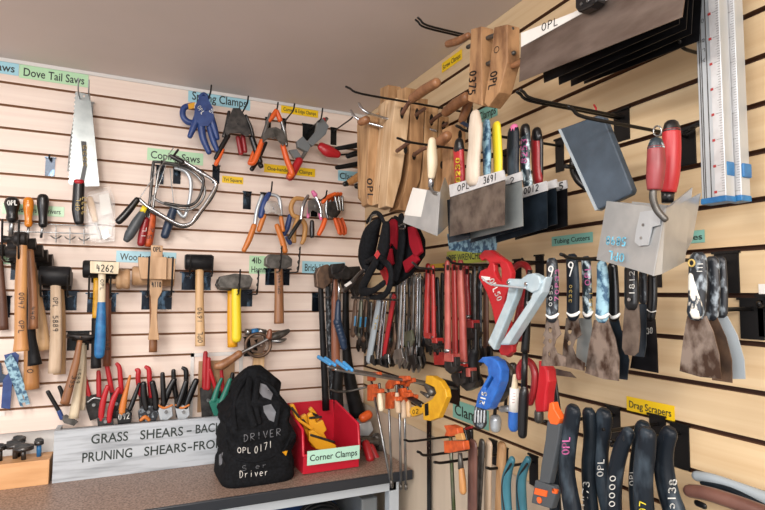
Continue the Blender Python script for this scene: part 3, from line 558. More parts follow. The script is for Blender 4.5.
# --- club hammers
hammer(.11, 'club hammer with grey head and bright yellow handle', [(218, 283), (220, 276.5), (235, 273.5), (250, 275), (253, 279), (251, 287), (238, 289), (220, 288)], 'cast_grey', [(236.5, 287, 4.6), (236, 300, 4.6), (236.5, 320, 4.8), (236.5, 338, 5)], 'yellow', cap='r')
hammer(.065, 'club hammer with darker yellow handle behind the bright yellow one', [(216, 285), (218, 279), (234, 276), (249, 278), (250, 289), (236, 291), (219, 290)], 'cast_grey', [(232, 290, 4.4), (232, 320, 4.8), (232.5, 347, 5)], 'yellow_orange', cap='f')
hook('B', 240, 294, .17, 'twisted double hook holding the yellow club hammers', prongs=2, gap=.065, tilt=.48, up=.004, r=.0028, twist=True, pm='plate_blue_sheen')
hammer(.11, 'club hammer with brown wooden handle over the green label', [(266, 258), (270, 254), (288, 255), (292.5, 259), (292, 266), (286, 269), (270, 268), (265.5, 265)], 'cast_grey', [(278.5, 266, 4.2), (279, 290, 4.4), (279, 310, 4.8), (279, 323.5, 5)], 'wood_brown',
 [ink('OPL', (281, 294), (281, 284), (-3, 0), 4.4, wt=.16), ink('440', (281, 283), (281, 275), (-3, 0), 4.4, wt=.16)])
hook('B', 277.5, 273, .19, 'twisted double hook above the brown handled club hammer', prongs=2, gap=.068, tilt=.45, up=.004, r=.0028, twist=True, pm='plate_blue_sheen')
# --- hand drill
item('B', .07, 'hand_drill', 'old hand crank drill with turned wooden handle and gear wheel', 'drill', (262, 335), [
 ('handle', 'wood_brown', [('t', [(217, 366, .03, 3.6), (222, 365, .03, 4.8), (232, 359, .03, 4), (239, 354, .03, 3.8)], {})]),
 ('crank', 'steel', [('t', [(239, 354, .03, 2.4), (245, 351, .03, 1.8), (268, 339, .03, 1.6), (271, 336, .03, 1.6)], {})]),
 ('gear_wheel', 'rust_steel', [('t', [(258+12.5*math.cos(a*math.pi/12), 345+11.5*math.sin(a*math.pi/12), .012, 1.6) for a in range(25)], {'sm': 0}), ('p', [(250, 338), (262, 336), (266, 346), (262, 354), (252, 352)], .008, .006, [[(254, 340), (258, 339), (257, 344)], [(260, 341), (263, 346), (259, 346)], [(253, 347), (257, 347), (258, 351), (254, 350)]])]),
 ('body', 'steel', [('t', [(245, 332, 0, 3.2), (251, 332, 0, 3.4)], {'cap': 'f'})]), ('body', 'steel', [('t', [(258, 331, 0, 3), (266, 332, 0, 2.6)], {'cap': 'f'})]),
 ('body_sleeve', 'blue_grip', [('t', [(251, 332, 0, 3.2), (258, 331, 0, 3.2)], {'cap': 'f'})]),
 ('knob', 'wood_red', [('t', [(270, 331, .03, 2.2), (269, 337, .03, 3)], {})]),
 ('chuck', 'cast_grey', [('t', [(267, 338, 0, 3.6), (276, 336, 0, 4.2), (284, 333, 0, 3.4), (288, 331, 0, 2.2)], {})]),
 ('spout', 'steel', [('t', [(272, 341, 0, 1), (280, 341, 0, 2.4), (286, 339, 0, 1)], {})])])
item('B', .03, 'wooden_paddle', 'flat tan wooden handle below the gear of the hand drill', 'handle', (259, 356), [(None, 'wood_light', [('p', [(254, 354), (265, 353), (263, 381), (252, 381)], 0, .014)])])
hook('B', 252, 343, .06, 'black hook plate behind the hand drill gear', plate=(.06, .07), pz=.02)
# --- brick hammers and axes by the corner
def axe(D, label, head, hm, handle, wm, extra=()):
    hammer(D, label, head, hm, handle, wm, None, 'brick hammers and axes by the corner', extra=extra, cap='f')
axe(.125, 'leftmost brick hammer with rusty square head and black handle', [(316, 274), (319, 268), (328, 264), (332, 268), (331, 283), (324, 289), (317, 287)], 'rust_steel', [(320.5, 284, 2.6), (322.5, 330, 3), (326, 410, 3.6)], 'black_rubber')
axe(.085, 'second brick hammer with thin black handle marked in white', [(322, 272), (326, 266), (336, 266), (336, 282), (324, 286)], 'iron', [(328, 280, 2.8), (329.5, 340, 3.2), (334, 412, 3.8)], 'black_worn')
axe(.165, 'brick hammer with plain reddish wooden handle', [(331, 268), (333, 264), (345, 263), (347, 274), (340, 279), (332, 278)], 'iron', [(334.5, 276, 2.8), (335, 300, 3.6), (335.5, 345, 4.4), (336, 370, 4.4)], 'wood_red')
axe(.205, 'steel hammer with polished shank and ribbed blue black grip', [(333, 275), (341, 272), (346, 265), (352, 270), (350, 279), (341, 279), (336, 279)], 'iron', [(339.5, 278, 1.6), (339, 302, 1.7)], 'chrome',
 extra=[('grip', 'blue_dark', [('t', [(338.5, 302, 0, 2.4), (338, 320, 0, 3.6), (341, 334, 0, 4), (344, 347, 0, 3.4)], {}), ]+[('t', [(337.3+k*1.1, 322+k*3.6, 0, 4.1), (337.6+k*1.1, 323+k*3.6, 0, 4.1)], {'sm': 0}) for k in range(6)])])
axe(.045, 'hatchet with thick black lower handle behind the red bin', [(340, 275), (347, 267), (360, 266), (364, 278), (356, 286), (346, 290)], 'iron', [(346, 285, 2.8), (346, 340, 4), (350, 380, 6), (358, 416, 8)], 'black_rubber')
axe(.095, 'black fibreglass handle with a pale highlight left of the thick one', [(350, 282), (358, 276), (366, 277), (366, 290), (356, 298)], 'iron', [(339, 366, 5.2), (337, 388, 5.8), (338, 414, 6)], 'black_rubber')
hook('B', 316, 297, .2, 'blue lit hook plate left of the brick hammers', prongs=1, pm='plate_blue_sheen', plate=(.034, .072), tilt=.3)
# --- blue pry bars
item('B', .05, 'pry_bar', 'worn light blue flat pry bar at the lower left', 'pry bar', (9, 357), [(None, 'blue_worn', [('p', [(4, 361), (11, 354), (17, 363), (24, 384), (30, 404), (26, 405), (25, 402), (22, 403), (23, 407), (20, 406), (13, 385)], 0, .005, [[(22, 394), (24, 396), (24.6, 400), (23, 399)]])])], 'pry bars at the lower left')
item('B', .03, 'pry_bar', 'dark blue pry bar crossing behind the light blue one', 'pry bar', (12, 356), [(None, 'blue_clamp', [('p', [(4, 355), (15, 352), (19, 355), (17, 370), (12, 384), (10, 409), (1, 408), (3, 380), (9, 372)], 0, .005)])], 'pry bars at the lower left')
item('B', .015, 'pry_bar', 'dark blue pry bar cut by the left edge', 'pry bar', (0, 364), [(None, 'blue_dark', [('p', [(-10, 362), (1, 363), (2, 374), (12, 376), (12, 381), (-8, 384)], 0, .005)])], 'pry bars at the lower left')
# --- tack hammers
hook('B', 78.5, 336, .17, 'low double hook with yellow tips holding small hammers', prongs=2, gap=.037, tilt=.04, up=.003, r=.0022, tip='rust_steel')
hammer(.12, 'tack hammer with slanting brown handle above the sign board', [(67, 336, 1.8), (74, 336, 2.2), (77, 337, 3.4), (85, 337, 3.4), (90, 337, 2.4), (100, 336, 1.4)], 'iron', [(80, 340, 2.4), (76, 362, 3.4), (70, 385, 4), (64.5, 404, 4.4)], 'wood_brown', [ink('355', (72.5, 375), (68.5, 388), (4, 1), 3.8)])
hammer(.08, 'tack hammer with cream handle marked 1589', [(72, 339, 2), (94, 340, 2.4)], 'iron', [(83, 343, 1.8), (82, 362, 2.8), (78, 390, 4), (73.5, 418, 4.6)], 'wood_cream', [ink('1589', (77.5, 368), (75.5, 384), (4, 0), 3.6)])
hammer(.05, 'thin cream handled hammer at the back of the tack hammers', [(76, 341, 2), (98, 342, 2.2)], 'iron', [(85, 345, 1.6), (84, 375, 2.4), (82, 410, 3)], 'wood_cream')
# ================================================================ sign board trough with shears
X0, X1, ZT = -1.097, -.50, 1.0605
tr = bpy.data.objects.new('sign_trough', None); COL.objects.link(tr); tr.location = ((X0+X1)/2, -.055, .9)
tag(tr, 'weathered grey wooden box painted GRASS SHEARS-BACK PRUNING SHEARS-FRONT', 'box')
def tp(name, m, b, bev=.0015, sub=None):
    g = G(); g.box(*b); return g.obj(name, m, tr, tr.location.copy(), bev)
fb = tp('front_board', 'sign_wood', (X0, X1, -.105, -.088, .9, ZT)); tp('back_board', 'sign_wood', (X0, X1, -.018, -.004, .9, ZT-.02))
tp('end_board', 'sign_wood', (X0, X0+.014, -.088, -.018, .9, ZT)); tp('end_board', 'sign_wood', (X1-.014, X1, -.088, -.018, .9, ZT)); tp('inner_shelf', 'sign_wood', (X0+.014, X1-.014, -.088, -.018, 1.018, 1.03))
for t, a, b, z0, h in (('GRASS', 92, 128, 445.5, 10), ('SHEARS', 140, 183, 443, 10), ('-', 186, 192, 440, 9), ('BACK', 195, 222, 438.5, 10)): pass
def board_text(t, pa, pb, h):
    g = G(); O = V('B', *pa, .1055); E = V('B', *pb, .1055); X = E-O; X.z = 0; U = Vector((0, 0, h))
    g_text(g, 'B', t, O, X, U); o = g.obj('lettering', 'ink', fb, tr.location.copy()); return o
board_text('GRASS', (91, 444), (128, 440.5), .031); board_text('SHEARS', (140, 439.5), (183, 435), .031); board_text('-', (186.5, 434), (191.5, 433), .031); board_text('BACK', (195.5, 433.5), (222, 430.5), .031)
board_text('PRUNING', (82, 462.5), (132, 457.5), .031); board_text('SHEARS', (144, 456), (186, 451.5), .031); board_text('-', (187.5, 450.5), (192, 449.5), .031); board_text('FRONT', (193.5, 450.5), (231, 446), .031)

def shears(D, label, h, hm, head, r=2.4, blade='iron', hs=None, group='garden shears in the sign trough', extra=()):
    ps = []
    for k in h: ps.append(('handle', hm, [('t', [(a[0], a[1], .006*(len(ps) % 2), a[2] if len(a) > 2 else r) for a in k], {'fl': .8})]))
    ps.append(('blade', blade, [('p', head, -.006, .012)], {'bev': .002}))
    c = (sum(p[0] for p in head)/len(head), sum(p[1] for p in head)/len(head)); ps.append(('pivot', 'steel', [('o', c[0], c[1]-2, .0, .016, 1.6)]))
    item('B', D, 'garden_shears', label, 'shears', (c[0], c[1]+4), ps+list(extra), group)
shears(.04, 'dull red handled shears at the left of the trough', [[(83, 370, 2), (85, 380), (89, 396)], [(98.5, 372, 2), (98.8, 384), (99, 396)]], 'red_grip', [(86, 396), (100, 394), (104, 400), (98, 418), (90, 421), (86, 408)], extra=[('guard', 'steel', [('t', [(88, 402, .012, 1.5), (94, 398, .012, 1.5), (101, 399, .012, 1.5)], {})])])
shears(.035, 'tall bright red shears with hooked handle ends behind the front pair', [[(107, 366, 2.2), (109, 376), (112, 392)], [(117, 364, 1.8), (119.5, 368, 2.2), (120.5, 380), (121.5, 392)]], 'red_plastic', [(110, 392), (124, 391), (122, 418), (110, 419)])
shears(.072, 'front red pruning shears with two smooth red handles', [[(107.5, 387, 2.4), (104.5, 396, 2.8), (102, 408, 3), (101, 420, 2.6)], [(118.5, 389, 2.2), (114, 398, 2.8), (110.5, 410, 2.8), (109, 421, 2.4)]], 'red_plastic', [(97, 418), (113, 418), (114, 427), (98, 428)], blade='steel_dark')
shears(.072, 'shears with one orange and one black handle and a black cover', [[(130, 376, 1.2), (127, 388, 2), (124, 400, 3), (122, 412, 3.8)]], 'orange_handle', [(116, 412), (124, 407), (132, 413), (131, 423), (118, 425)], blade='black_plastic',
 extra=[('second_handle', 'black_plastic', [('t', [(139, 384, 0, 1.6), (135, 396, 0, 2.2), (130, 409, 0, 2.4)], {})]), ('lettering', 'white_ink', [('s', '092', (118, 420), (130, 418), (0, -6), .0075, .12)])])
shears(.035, 'red hooked handled shears in the middle of the trough', [[(136.5, 370, 1.8), (138.5, 371, 2.4), (138, 380), (141, 396)], [(146, 367, 1.8), (149, 370, 2.4), (149.5, 382), (151, 396)]], 'red_plastic', [(139, 396), (153, 396), (152, 418), (140, 419)])
shears(.07, 'black shears with brown lower spring below the middle red ones', [[(143.5, 384, 3), (144, 396, 3.4), (146, 408, 3.4)], [(152.5, 383, 2.8), (155, 396, 3.2), (156, 408, 3)]], 'black_plastic', [(138, 412), (142, 406), (156, 406), (159, 413), (156, 421), (139, 422)], blade='black_worn', extra=[('spring', 'orange_handle', [('t', [(141, 420, .01, 1.6), (145, 417, .01, 2), (149, 420, .01, 1.6)], {})])])
shears(.07, 'black handled bypass pruner with orange edged steel head', [[(174, 380, 2.8), (168, 392, 3.2), (163, 406, 3)], [(162.5, 374, 2.2), (163, 386, 2.6), (164, 404, 2.6)]], 'black_plastic', [(157, 406), (172, 405), (173, 416), (168, 420), (160, 420)], blade='alu', extra=[('hand_guard', 'orange_handle', [('t', [(158, 405, .008, 1), (164, 408, .008, 1.2), (172, 405, .008, 1)], {})])])
shears(.068, 'black handled bypass pruner with bright head right of its twin', [[(196, 381, 3), (191, 393, 3.3), (186, 407, 3)], [(186, 382, 2.6), (182, 395, 3), (178, 406, 2.8)]], 'black_plastic', [(175, 407), (189, 405), (190, 415), (185, 420), (178, 420)], blade='alu', extra=[('hand_guard', 'orange_handle', [('t', [(176, 405, .008, 1), (182, 408, .008, 1.2), (189, 405, .008, 1)], {})])])
shears(.035, 'black hooked shears standing behind the twin pruners', [[(183, 368, 1.8), (186, 371, 2.4), (186, 384), (185, 396)], [(173.5, 371, 2.2), (174, 384, 2.6), (176, 396)]], 'black_plastic', [(174, 396), (187, 396), (186, 416), (176, 418)])
shears(.035, 'tall dark red and bright red loppers beside the bare wall panel', [[(205.5, 353, 2.2), (205, 366, 2.6), (204.5, 388, 2.8)], [(208.8, 359, 2), (208.5, 376, 2.4), (208, 388, 2.6)]], 'red_grip', [(200, 388), (211, 388), (214, 396), (212, 418), (202, 419)], blade='steel_dark')
shears(.045, 'bright red thin handled snips behind the green pruner', [[(210, 370, 1.8), (213, 380, 2), (217, 392, 1.8)], [(221, 366, 1.6), (222, 378, 1.8), (223, 392, 1.6)]], 'red_plastic', [(214, 391), (225, 391), (224, 414), (216, 415)])
shears(.072, 'green pruner with bright pivot beside the black bag', [[(221.5, 379, 1.6), (217.5, 388, 2.4), (214, 400, 3.2)], [(230, 380, 2.2), (226, 391, 3), (221, 403, 3.2)]], 'green_tool', [(209, 402), (214, 397), (222, 400), (226, 405), (224, 416), (214, 416)], blade='green_tool')
shears(.05, 'black handled shears between the green pruner and the bag', [[(232.5, 374, 2), (231.5, 386, 2.2), (231, 398, 2.2)], [(241, 374, 2), (240, 386, 2.4), (238, 398, 2.2)]], 'black_plastic', [(229, 398), (240, 398), (239, 416), (230, 416)])
item('B', .06, 'loppers', 'small blue jointed loppers with black handles left of the tack hammers', 'loppers', (60, 408), [
 ('handle', 'black_plastic', [('t', [(48, 392, 0, 2), (52, 399, 0, 2), (59, 411, 0, 2)], {})]), ('handle', 'black_plastic', [('t', [(59.5, 387, -.01, 1.8), (62, 393, -.01, 2), (64, 404, -.01, 1.8)], {})]),
 ('joint', 'blue_clamp', [('t', [(59, 411, 0, 2.2), (62, 418, 0, 2.2)], {})]), ('blade', 'cast_grey', [('p', [(60, 417), (66, 415), (78, 422), (74, 426), (64, 423)], -.004, .01)])], 'garden shears in the sign trough')
# --- drill block with forstner bits
bb = bpy.data.objects.new('bit_block', None); COL.objects.link(bb); bb.location = (-1.25, -.055, .9)
tag(bb, 'plain light wooden block holding forstner bits at the left end of the bench', 'block')
g = G(); g.box(-1.62, -1.106, -.105, -.01, .9, .975); o = g.obj('bit_holder', 'wood_block', bb, bb.location.copy(), .002)
def bit(px, y0, y1, w_, D, label, m='steel_dark', sm='steel_dark'):
    item('B', D, 'forstner_bit', label, 'drill bit', (px, y1), [('shank', sm, [('t', [(px, y0, 0, 2.2), (px, y1, 0, 2.2)], {'cap': 'f'})]),
     ('cutter', m, [('t', [(px, y0-2, 0, w_), (px, y0+2, 0, w_)], {'cap': 'f', 'n': 16}), ('p', [(px-w_, y0-3), (px-w_*.4, y0-4.4), (px+w_*.4, y0-4.4), (px+w_, y0-3), (px+w_, y0), (px-w_, y0)], -.004, .008)])], 'forstner bits in the wooden block')
bit(0, 448, 461, 5, .06, 'forstner bit cut by the left edge'); bit(15, 445, 459.5, 8.5, .05, 'widest forstner bit left of centre'); bit(23.5, 448, 461, 9, .075, 'front forstner bit with flat wings')
bit(19, 440, 457, 6, .03, 'rear forstner bit behind the two wide ones'); bit(39, 442.5, 456.5, 4.2, .055, 'small forstner bit with a blue shank', sm='blue_grip')

# ================================================================ black tool bag
def bag():
    O = Vector((-.51, -.27, .9)); r = bpy.data.objects.new('tool_bag', None); COL.objects.link(r); r.location = O
    tag(r, 'slumped black cloth tool bag lettered DRIVER and OPL 0171 on the bench', 'bag')
    g = G(); rows = []
    # (z, cx, cy, half width, half depth)
    prof = [(0, -.506, -.265, .114, .118), (.008, -.506, -.265, .119, .122), (.05, -.503, -.262, .117, .121), (.11, -.502, -.255, .112, .114), (.16, -.502, -.25, .110, .108), (.20, -.502, -.245, .104, .095), (.24, -.502, -.24, .094, .080), (.28, -.502, -.238, .078, .06), (.315, -.503, -.236, .058, .04), (.342, -.505, -.235, .040, .024), (.35, -.505, -.235, .022, .010)]
    n = 56; vs = []
    for k in range(41):
        t = k/40*(len(prof)-1); i = min(int(t), len(prof)-2); f = t-i; a = [p*(1-f)+q*f for p, q in zip(prof[i], prof[i+1])]
        for j in range(n):
            th = 2*math.pi*j/n; c, s_ = math.cos(th), math.sin(th); e = .42 if a[0] < .2 else .42+(a[0]-.2)*3.4
            rx = math.copysign(abs(c)**min(e, .9), c); ry = math.copysign(abs(s_)**min(e, .9), s_)
            fold = 1+.04*math.sin(th*5+a[0]*30)*min(1, a[0]*6)+.035*math.sin(th*11-a[0]*75)*min(1, a[0]*5)+.02*math.sin(th*17+a[0]*140)*min(1, a[0]*5)
            sag = .010*math.sin(a[0]*70+th*2)*(.05 < a[0])
            vs.append(Vector((a[1]+rx*a[3]*fold+sag*c, a[2]+ry*a[4]*fold+sag*s_, O.z+a[0])))
    fs = [(i*n+j, i*n+(j+1) % n, (i+1)*n+(j+1) % n, (i+1)*n+j) for i in range(40) for j in range(n)]
    g.add(vs, fs, True); g.add(vs[:n], [tuple(range(n))]); g.add(vs[-n:], [tuple(range(n))])
    body = g.obj('bag_body', 'black_cloth', r, O)
    from mathutils.bvhtree import BVHTree
    bvh = BVHTree.FromPolygons([v for v in vs], fs)
    def on(x, y, off=.002):
        d = ray(x, y).normalized(); h = bvh.ray_cast(CAM, d)
        return h[0]-d*off if h[0] else None
    def decal(name, m, strokes, wt, off=.003):
        g = G()
        for st in strokes:
            P = [on(x, y, off) for x, y in st]; P = [p for p in P if p]
            for a, b in zip(P, P[1:]):
                if (b-a).length < 1e-6: continue
                g.ring([a, b], [wt, wt], Vector((0, -1, 0)), .4, 5, 'f', 0)
        g.obj(name, m, body, O)
    def words(t, p0, p1, h):
        o_ = []
        for i, ch in enumerate(t):
            for st in GL.get(ch, []): o_.append([(p0[0]+(p1[0]-p0[0])*(i+.1+a*1.2)/len(t), p0[1]+(p1[1]-p0[1])*(i+.1+a*1.2)/len(t)-h*b) for a, b in st])
        return o_
    decal('lettering', 'paper_white', words('OPL', (237, 453), (252, 453), 5.5)+words('0171', (254, 454), (273, 447), 7), .0011)
    decal('lettering', 'grey_cloth', words('DRIVER', (243, 442), (282, 435), 7), .0011); decal('lettering', 'paper_white', words('Driver', (239, 478), (269, 475), 7), .001); decal('lettering', 'grey_cloth', words('Saer', (241, 471), (268, 467), 5), .0007)
    # mesh windows
    def patch(name, m, poly, off=.002):
        """rounded cloth panel laid on the surface"""
        c = (sum(p[0] for p in poly)/len(poly), sum(p[1] for p in poly)/len(poly)); g = G(); R = []
        for k in range(5):
            f = k/4; ring = []
            for i in range(len(poly)):
                a, b = poly[i], poly[(i+1) % len(poly)]
                for q in (0, .33, .66): x = a[0]+(b[0]-a[0])*q; y = a[1]+(b[1]-a[1])*q; ring.append(on(c[0]+(x-c[0])*f, c[1]+(y-c[1])*f, off) or on(*c, off))
            R += ring
        m_ = len(poly)*3; g.add(R, [(k*m_+i, k*m_+(i+1) % m_, (k+1)*m_+(i+1) % m_, (k+1)*m_+i) for k in range(4) for i in range(m_)], True); return g.obj(name, m, body, O)
    patch('mesh_window', 'grey_cloth', [(258, 382), (266, 385), (273, 394), (271, 400), (263, 397), (259, 392)])
    patch('mesh_window', 'grey_cloth', [(263, 406), (271, 404), (276, 412), (274, 422), (269, 420), (264, 412)])
    patch('logo_patch', 'yellow_orange', [(282, 452), (288, 450), (286, 456)]); patch('side_tag', 'grey_cloth', [(219, 455), (223, 452), (222, 464), (219, 466)])
    # zip flap and carrying straps
    def strap(name, pts, wd, off=.006, m='black_cloth'):
        P = [on(x, y, off) or V('B', x, y, .30) for x, y in pts]; g = G(); g.ring(P, [wd]*len(P), Vector((0, -1, 0)), .35, 8, 'r', 1); g.obj(name, m, r, O)
    strap('zip_flap', [(250, 379), (248, 395), (250, 412), (254, 424)], .012); strap('zip_flap', [(258, 379), (256, 396), (257, 412), (259, 422)], .010)
    strap('carry_strap', [(258, 379), (268, 384), (277, 394), (279, 408), (276, 425)], .006); strap('carry_strap', [(246, 379), (238, 392), (234, 410), (236, 428)], .006)
    strap('piping', [(226, 440), (232, 456), (250, 462), (270, 458), (284, 450), (290, 438)], .003, .003)
    g = G(); g.ring([V('B', 259, 372, .26)+Vector((.008*math.cos(a*math.pi/8), 0, .008*math.sin(a*math.pi/8))) for a in range(17)], [.0012]*17, Vector((0, 1, 0)), 1, 6, 'f', 0); g.obj('ring', 'black_metal', r, O)
bag()
# ================================================================ red bin
def bin_():
    O = Vector((-.262, -.23, .9)); r = bpy.data.objects.new('parts_bin', None); COL.objects.link(r); r.location = O
    tag(r, 'red plastic stacking bin labelled Corner Clamps beside the black bag', 'bin')
    xl, xr, yb, yf, zb, t = -.362, -.163, -.10, -.352, 1.083, .004
    def wall(pts, off): g.prism([Vector(p) for p in pts], Vector(off))
    g = G(); g.box(xl+.008, xr-.008, yf+.01, yb, .903, .909)
    side = lambda x: [(x, yb, .903), (x, yf+.006, .903), (x, yf, .96), (x, yf+.012, 1.043), (x, yb, zb)]
    wall(side(xl), (t, 0, 0)); wall(side(xr-t), (t, 0, 0)); g.box(xl+t, xr-t, yb-t, yb, .903, zb)
    wall([(xl+t, yf+.006, .903), (xr-t, yf+.006, .903), (xr-t, yf, .963), (xl+t, yf, .963)], (0, t, 0)); g.obj('bin_body', 'red_bin', r, O)
    g = G()
    for x in (xl, xr): g.ring([Vector((x, yf+.002, .965)), Vector((x, yf+.012, 1.045)), Vector((x, yb, zb))], [.005]*3, Vector((1, 0, 0)), 1, 8, 'r', 0)
    g.ring([Vector((xl, yb, zb)), Vector((xr, yb, zb))], [.005]*2, Vector((0, 0, 1)), 1, 8, 'r', 0); g.ring([Vector((xl, yf, .964)), Vector((xr, yf, .964))], [.0045]*2, Vector((0, 0, 1)), 1, 8, 'r', 0)
    g.obj('rim', 'red_bin', r, O)
    g = G(); g.box(xl+.03, xl+.05, yf+.02, yb-.02, .9, .903); g.box(xr-.05, xr-.03, yf+.02, yb-.02, .9, .903); g.obj('runner', 'red_bin', r, O)
    g = G(); P = [Vector((-.352, -.361, .934)), Vector((-.166, -.361, .934)), Vector((-.166, -.361, .980)), Vector((-.352, -.361, .980))]; g.prism(P, Vector((0, .0008, 0))); lb = g.obj('name_card', 'label_mint', r, O)
    g = G(); g_text(g, 'B', 'Corner Clamps', Vector((-.343, -.3615, .947)), Vector((.168, 0, 0)), Vector((0, 0, .021))); g.obj('lettering', 'ink', lb, O)
bin_()
def cclamp(label, pts, D, r=2.6, jaws=()):
    item('B', D, 'corner_clamp', label, 'clamp', pts[0], [('frame', 'yellow_orange', [('p', pts, -.01, .018)], {'bev': .003}), ('screw', 'steel_dark', [('t', [(pts[0][0]+2, pts[0][1]+3, .01, 1.2), (pts[3][0]-2, pts[3][1]-3, .01, 1.2)], {})])], 'yellow corner clamps in the red bin')
cclamp('yellow corner clamp lying highest across the rim of the bin', [(290, 405), (294, 404), (299, 415), (301, 420), (314, 428), (312, 431), (299, 422), (296, 419)], .26)
cclamp('broad yellow corner clamp in the middle of the bin', [(308, 415), (312, 412), (317, 423), (323, 420), (327, 430), (324, 433), (331, 447), (326, 449), (314, 436), (309, 424)], .25)
cclamp('yellow corner clamp leaning to the left side of the bin', [(301, 417), (306, 414), (312, 428), (322, 445), (320, 450), (312, 447), (304, 428)], .22)
cclamp('lowest yellow corner clamp pointing right inside the bin', [(309, 432), (314, 430), (326, 440), (336, 445), (337, 449), (328, 452), (316, 449), (309, 441)], .28)
cclamp('small yellow clamp tip standing in the bin', [(309, 410), (312, 407), (316, 412), (320, 419), (317, 422), (313, 417)], .2)
# --- clamps behind the bin
item('B', .13, 'band_clamp', 'grey metal clamp with round orange knob behind the red bin', 'clamp', (366, 440), [('body', 'alu', [('p', [(359, 424), (371, 421), (374, 430), (369, 436), (360, 436)], -.03, .06)], {'bev': .004}), ('knob', 'orange', [('t', [(363, 418, .03, 4.6), (368, 415, .03, 4.8)], {'cap': 'r'})]), ('base', 'steel', [('t', [(361, 438, 0, 3), (374, 440, 0, 3)], {}), ('t', [(361, 446, 0, 2.6), (375, 447, 0, 2.6)], {})])], 'clamps behind the bin')
item('B', .24, 'pipe_clamp', 'clamp with two short red handles between bin and hanging bars', 'clamp', (370, 455), [('body', 'cast_grey', [('t', [(362, 441, -.02, 4), (376, 442, -.02, 4)], {}), ('t', [(377, 438, -.05, 5), (381, 446, -.05, 6)], {})]), ('handle', 'red_grip', [('t', [(366, 444, .02, 4.2), (370, 458, .05, 4.4)], {})]), ('handle', 'red_grip', [('t', [(371, 447, 0, 3.6), (376, 458, .02, 3.6)], {})])], 'clamps behind the bin')
# ================================================================ RIGHT WALL
# --- wooden hand screws: jaws are traced on their faces turned to the room (plane y = -d), extruded toward the back wall
def handscrew(label, near, ny, sy, far, fy, screws, org, mm='wood_clamp', handles=(), ends=(), text=None, slots=()):
    O = V('B', *org, ny); r = bpy.data.objects.new('hand_screw', None); COL.objects.link(r); r.location = O
    def jaw(pts, y, thick):
        g = G(); g.prism([V('B', a, b, y) for a, b in pts], Vector((0, thick, 0))); return g.obj('jaw', mm, r, O, .002)
    j = jaw(near, ny, sy)
    if far: jaw(far, fy, sy)
    if text:
        w_, s, p0, p1, up, d = text; g = G(); g_scrib(g, w_, s, p0, p1, up, d, .13); g.obj('lettering', 'marker', j, O)
    for (x, y, y0, y1, rp) in screws:                   # screw along y through (x,y) px on the near face
        a = V('B', x, y, ny); g = G(); g.ring([Vector((a.x, -y0, a.z)), Vector((a.x, -y1, a.z))], [rp*mpp(a)]*2, Vector((0, 0, 1)), 1, 12, 'f', 0); g.obj('screw', 'wood_dark' if mm == 'wood_clamp' else 'cast_grey', r, O)
        g = G(); q = [Vector((a.x+math.cos(t*math.pi/6)*.0065, -ny-.0004, a.z+math.sin(t*math.pi/6)*.0125)) for t in range(12)]
        g.prism(q, Vector((0, -.0006, 0))); g.obj('slot', 'wood_dark', j, O)
    for (x, y, h) in slots:
        g = G(); q = [V('B', x+math.cos(t*math.pi/6)*1.9, y+math.sin(t*math.pi/6)*h, ny+.0002) for t in range(12)]; g.prism(q, Vector((0, -.0006, 0))); g.obj('slot', 'black_metal', j, O)
    for (pts) in handles:
        g = G(); P = [V('R', a, b, d) for a, b, d, q in pts]; g.ring(P, [k[3]*1.15*mpp(p) for k, p in zip(pts, P)], Vector((0, 0, 1)), 1, 12, 'r', 0); g.obj('handle', 'wood_brown', r, O)
    for (pts) in ends:
        g = G(); P = [V('R', a, b, d) for a, b, d, q in pts]; g.ring(P, [k[3]*mpp(p) for k, p in zip(pts, P)], Vector((0, 0, 1)), 1, 10, 'f', 1); g.obj('screw', 'wood_dark', r, O)
    tag(r, label, 'clamp', 'wooden hand screws'); return r
# top pair = the two jaws of one big clamp
item('R', .20, 'hand_screw', 'highest wooden hand screw under the ceiling marked 0375 and OPL', 'clamp', (482, 40), [
 ('jaw', 'wood_clamp_old', [('p', [(471, 29), (481.5, 26), (482, 106), (468, 101)], 0, -.034)], {'bev': .002, 'sub': [('lettering', 'marker', [('s', '0375', (470, 71), (468.5, 96), (6.5, -1.5), .0004, .13)])]}),
 ('jaw', 'wood_clamp_old', [('p', [(494, 27), (507, 24), (507, 62), (499, 92), (488, 107), (484, 103), (489, 70)], 0, -.034)], {'bev': .002, 'sub': [('lettering', 'marker', [('s', 'OPL', (491, 72), (488.5, 91), (6.5, -2), .0004, .13), ('s', 'O', (494, 55), (494, 46), (5, -2), .0004, .08)])]}),
 ('slot', 'black_metal', [('t', [(486.5, 33, -.017, 1.8), (486, 40, -.017, 1.8)], {})]), ('slot', 'black_metal', [('t', [(485, 65, -.017, 1.8), (484.5, 72, -.017, 1.8)], {})]), ('slot', 'black_metal', [('t', [(512, 33, -.017, 2), (511.5, 40, -.017, 2)], {})]), ('slot', 'black_metal', [('t', [(509, 60, -.017, 2), (508.5, 67, -.017, 2)], {})]),
 ('screw', 'cast_grey', [('t', [(468, 47, -.016, 2.2), (490, 37, -.016, 2.4), (512, 29, -.016, 2.4)], {'sm': 0})]), ('screw', 'cast_grey', [('t', [(476, 69, -.016, 2.2), (490, 63, -.016, 2.4), (514, 53, -.016, 2.4)], {'sm': 0})]),
 ('handle', 'wood_brown', [('t', [(448, 44, -.016, 3.6), (458, 41, -.016, 4), (468, 36, -.016, 3.6)], {})]), ('handle', 'wood_brown', [('t', [(513, 66, -.016, 3), (522, 62, -.016, 3.4), (530, 58, -.016, 3)], {})])], 'wooden hand screws')
hook('R', 497, 44, .24, 'long black double hook holding the highest hand screw', prongs=2, gap=.012, up=.014, r=.0028, pm='black_metal')
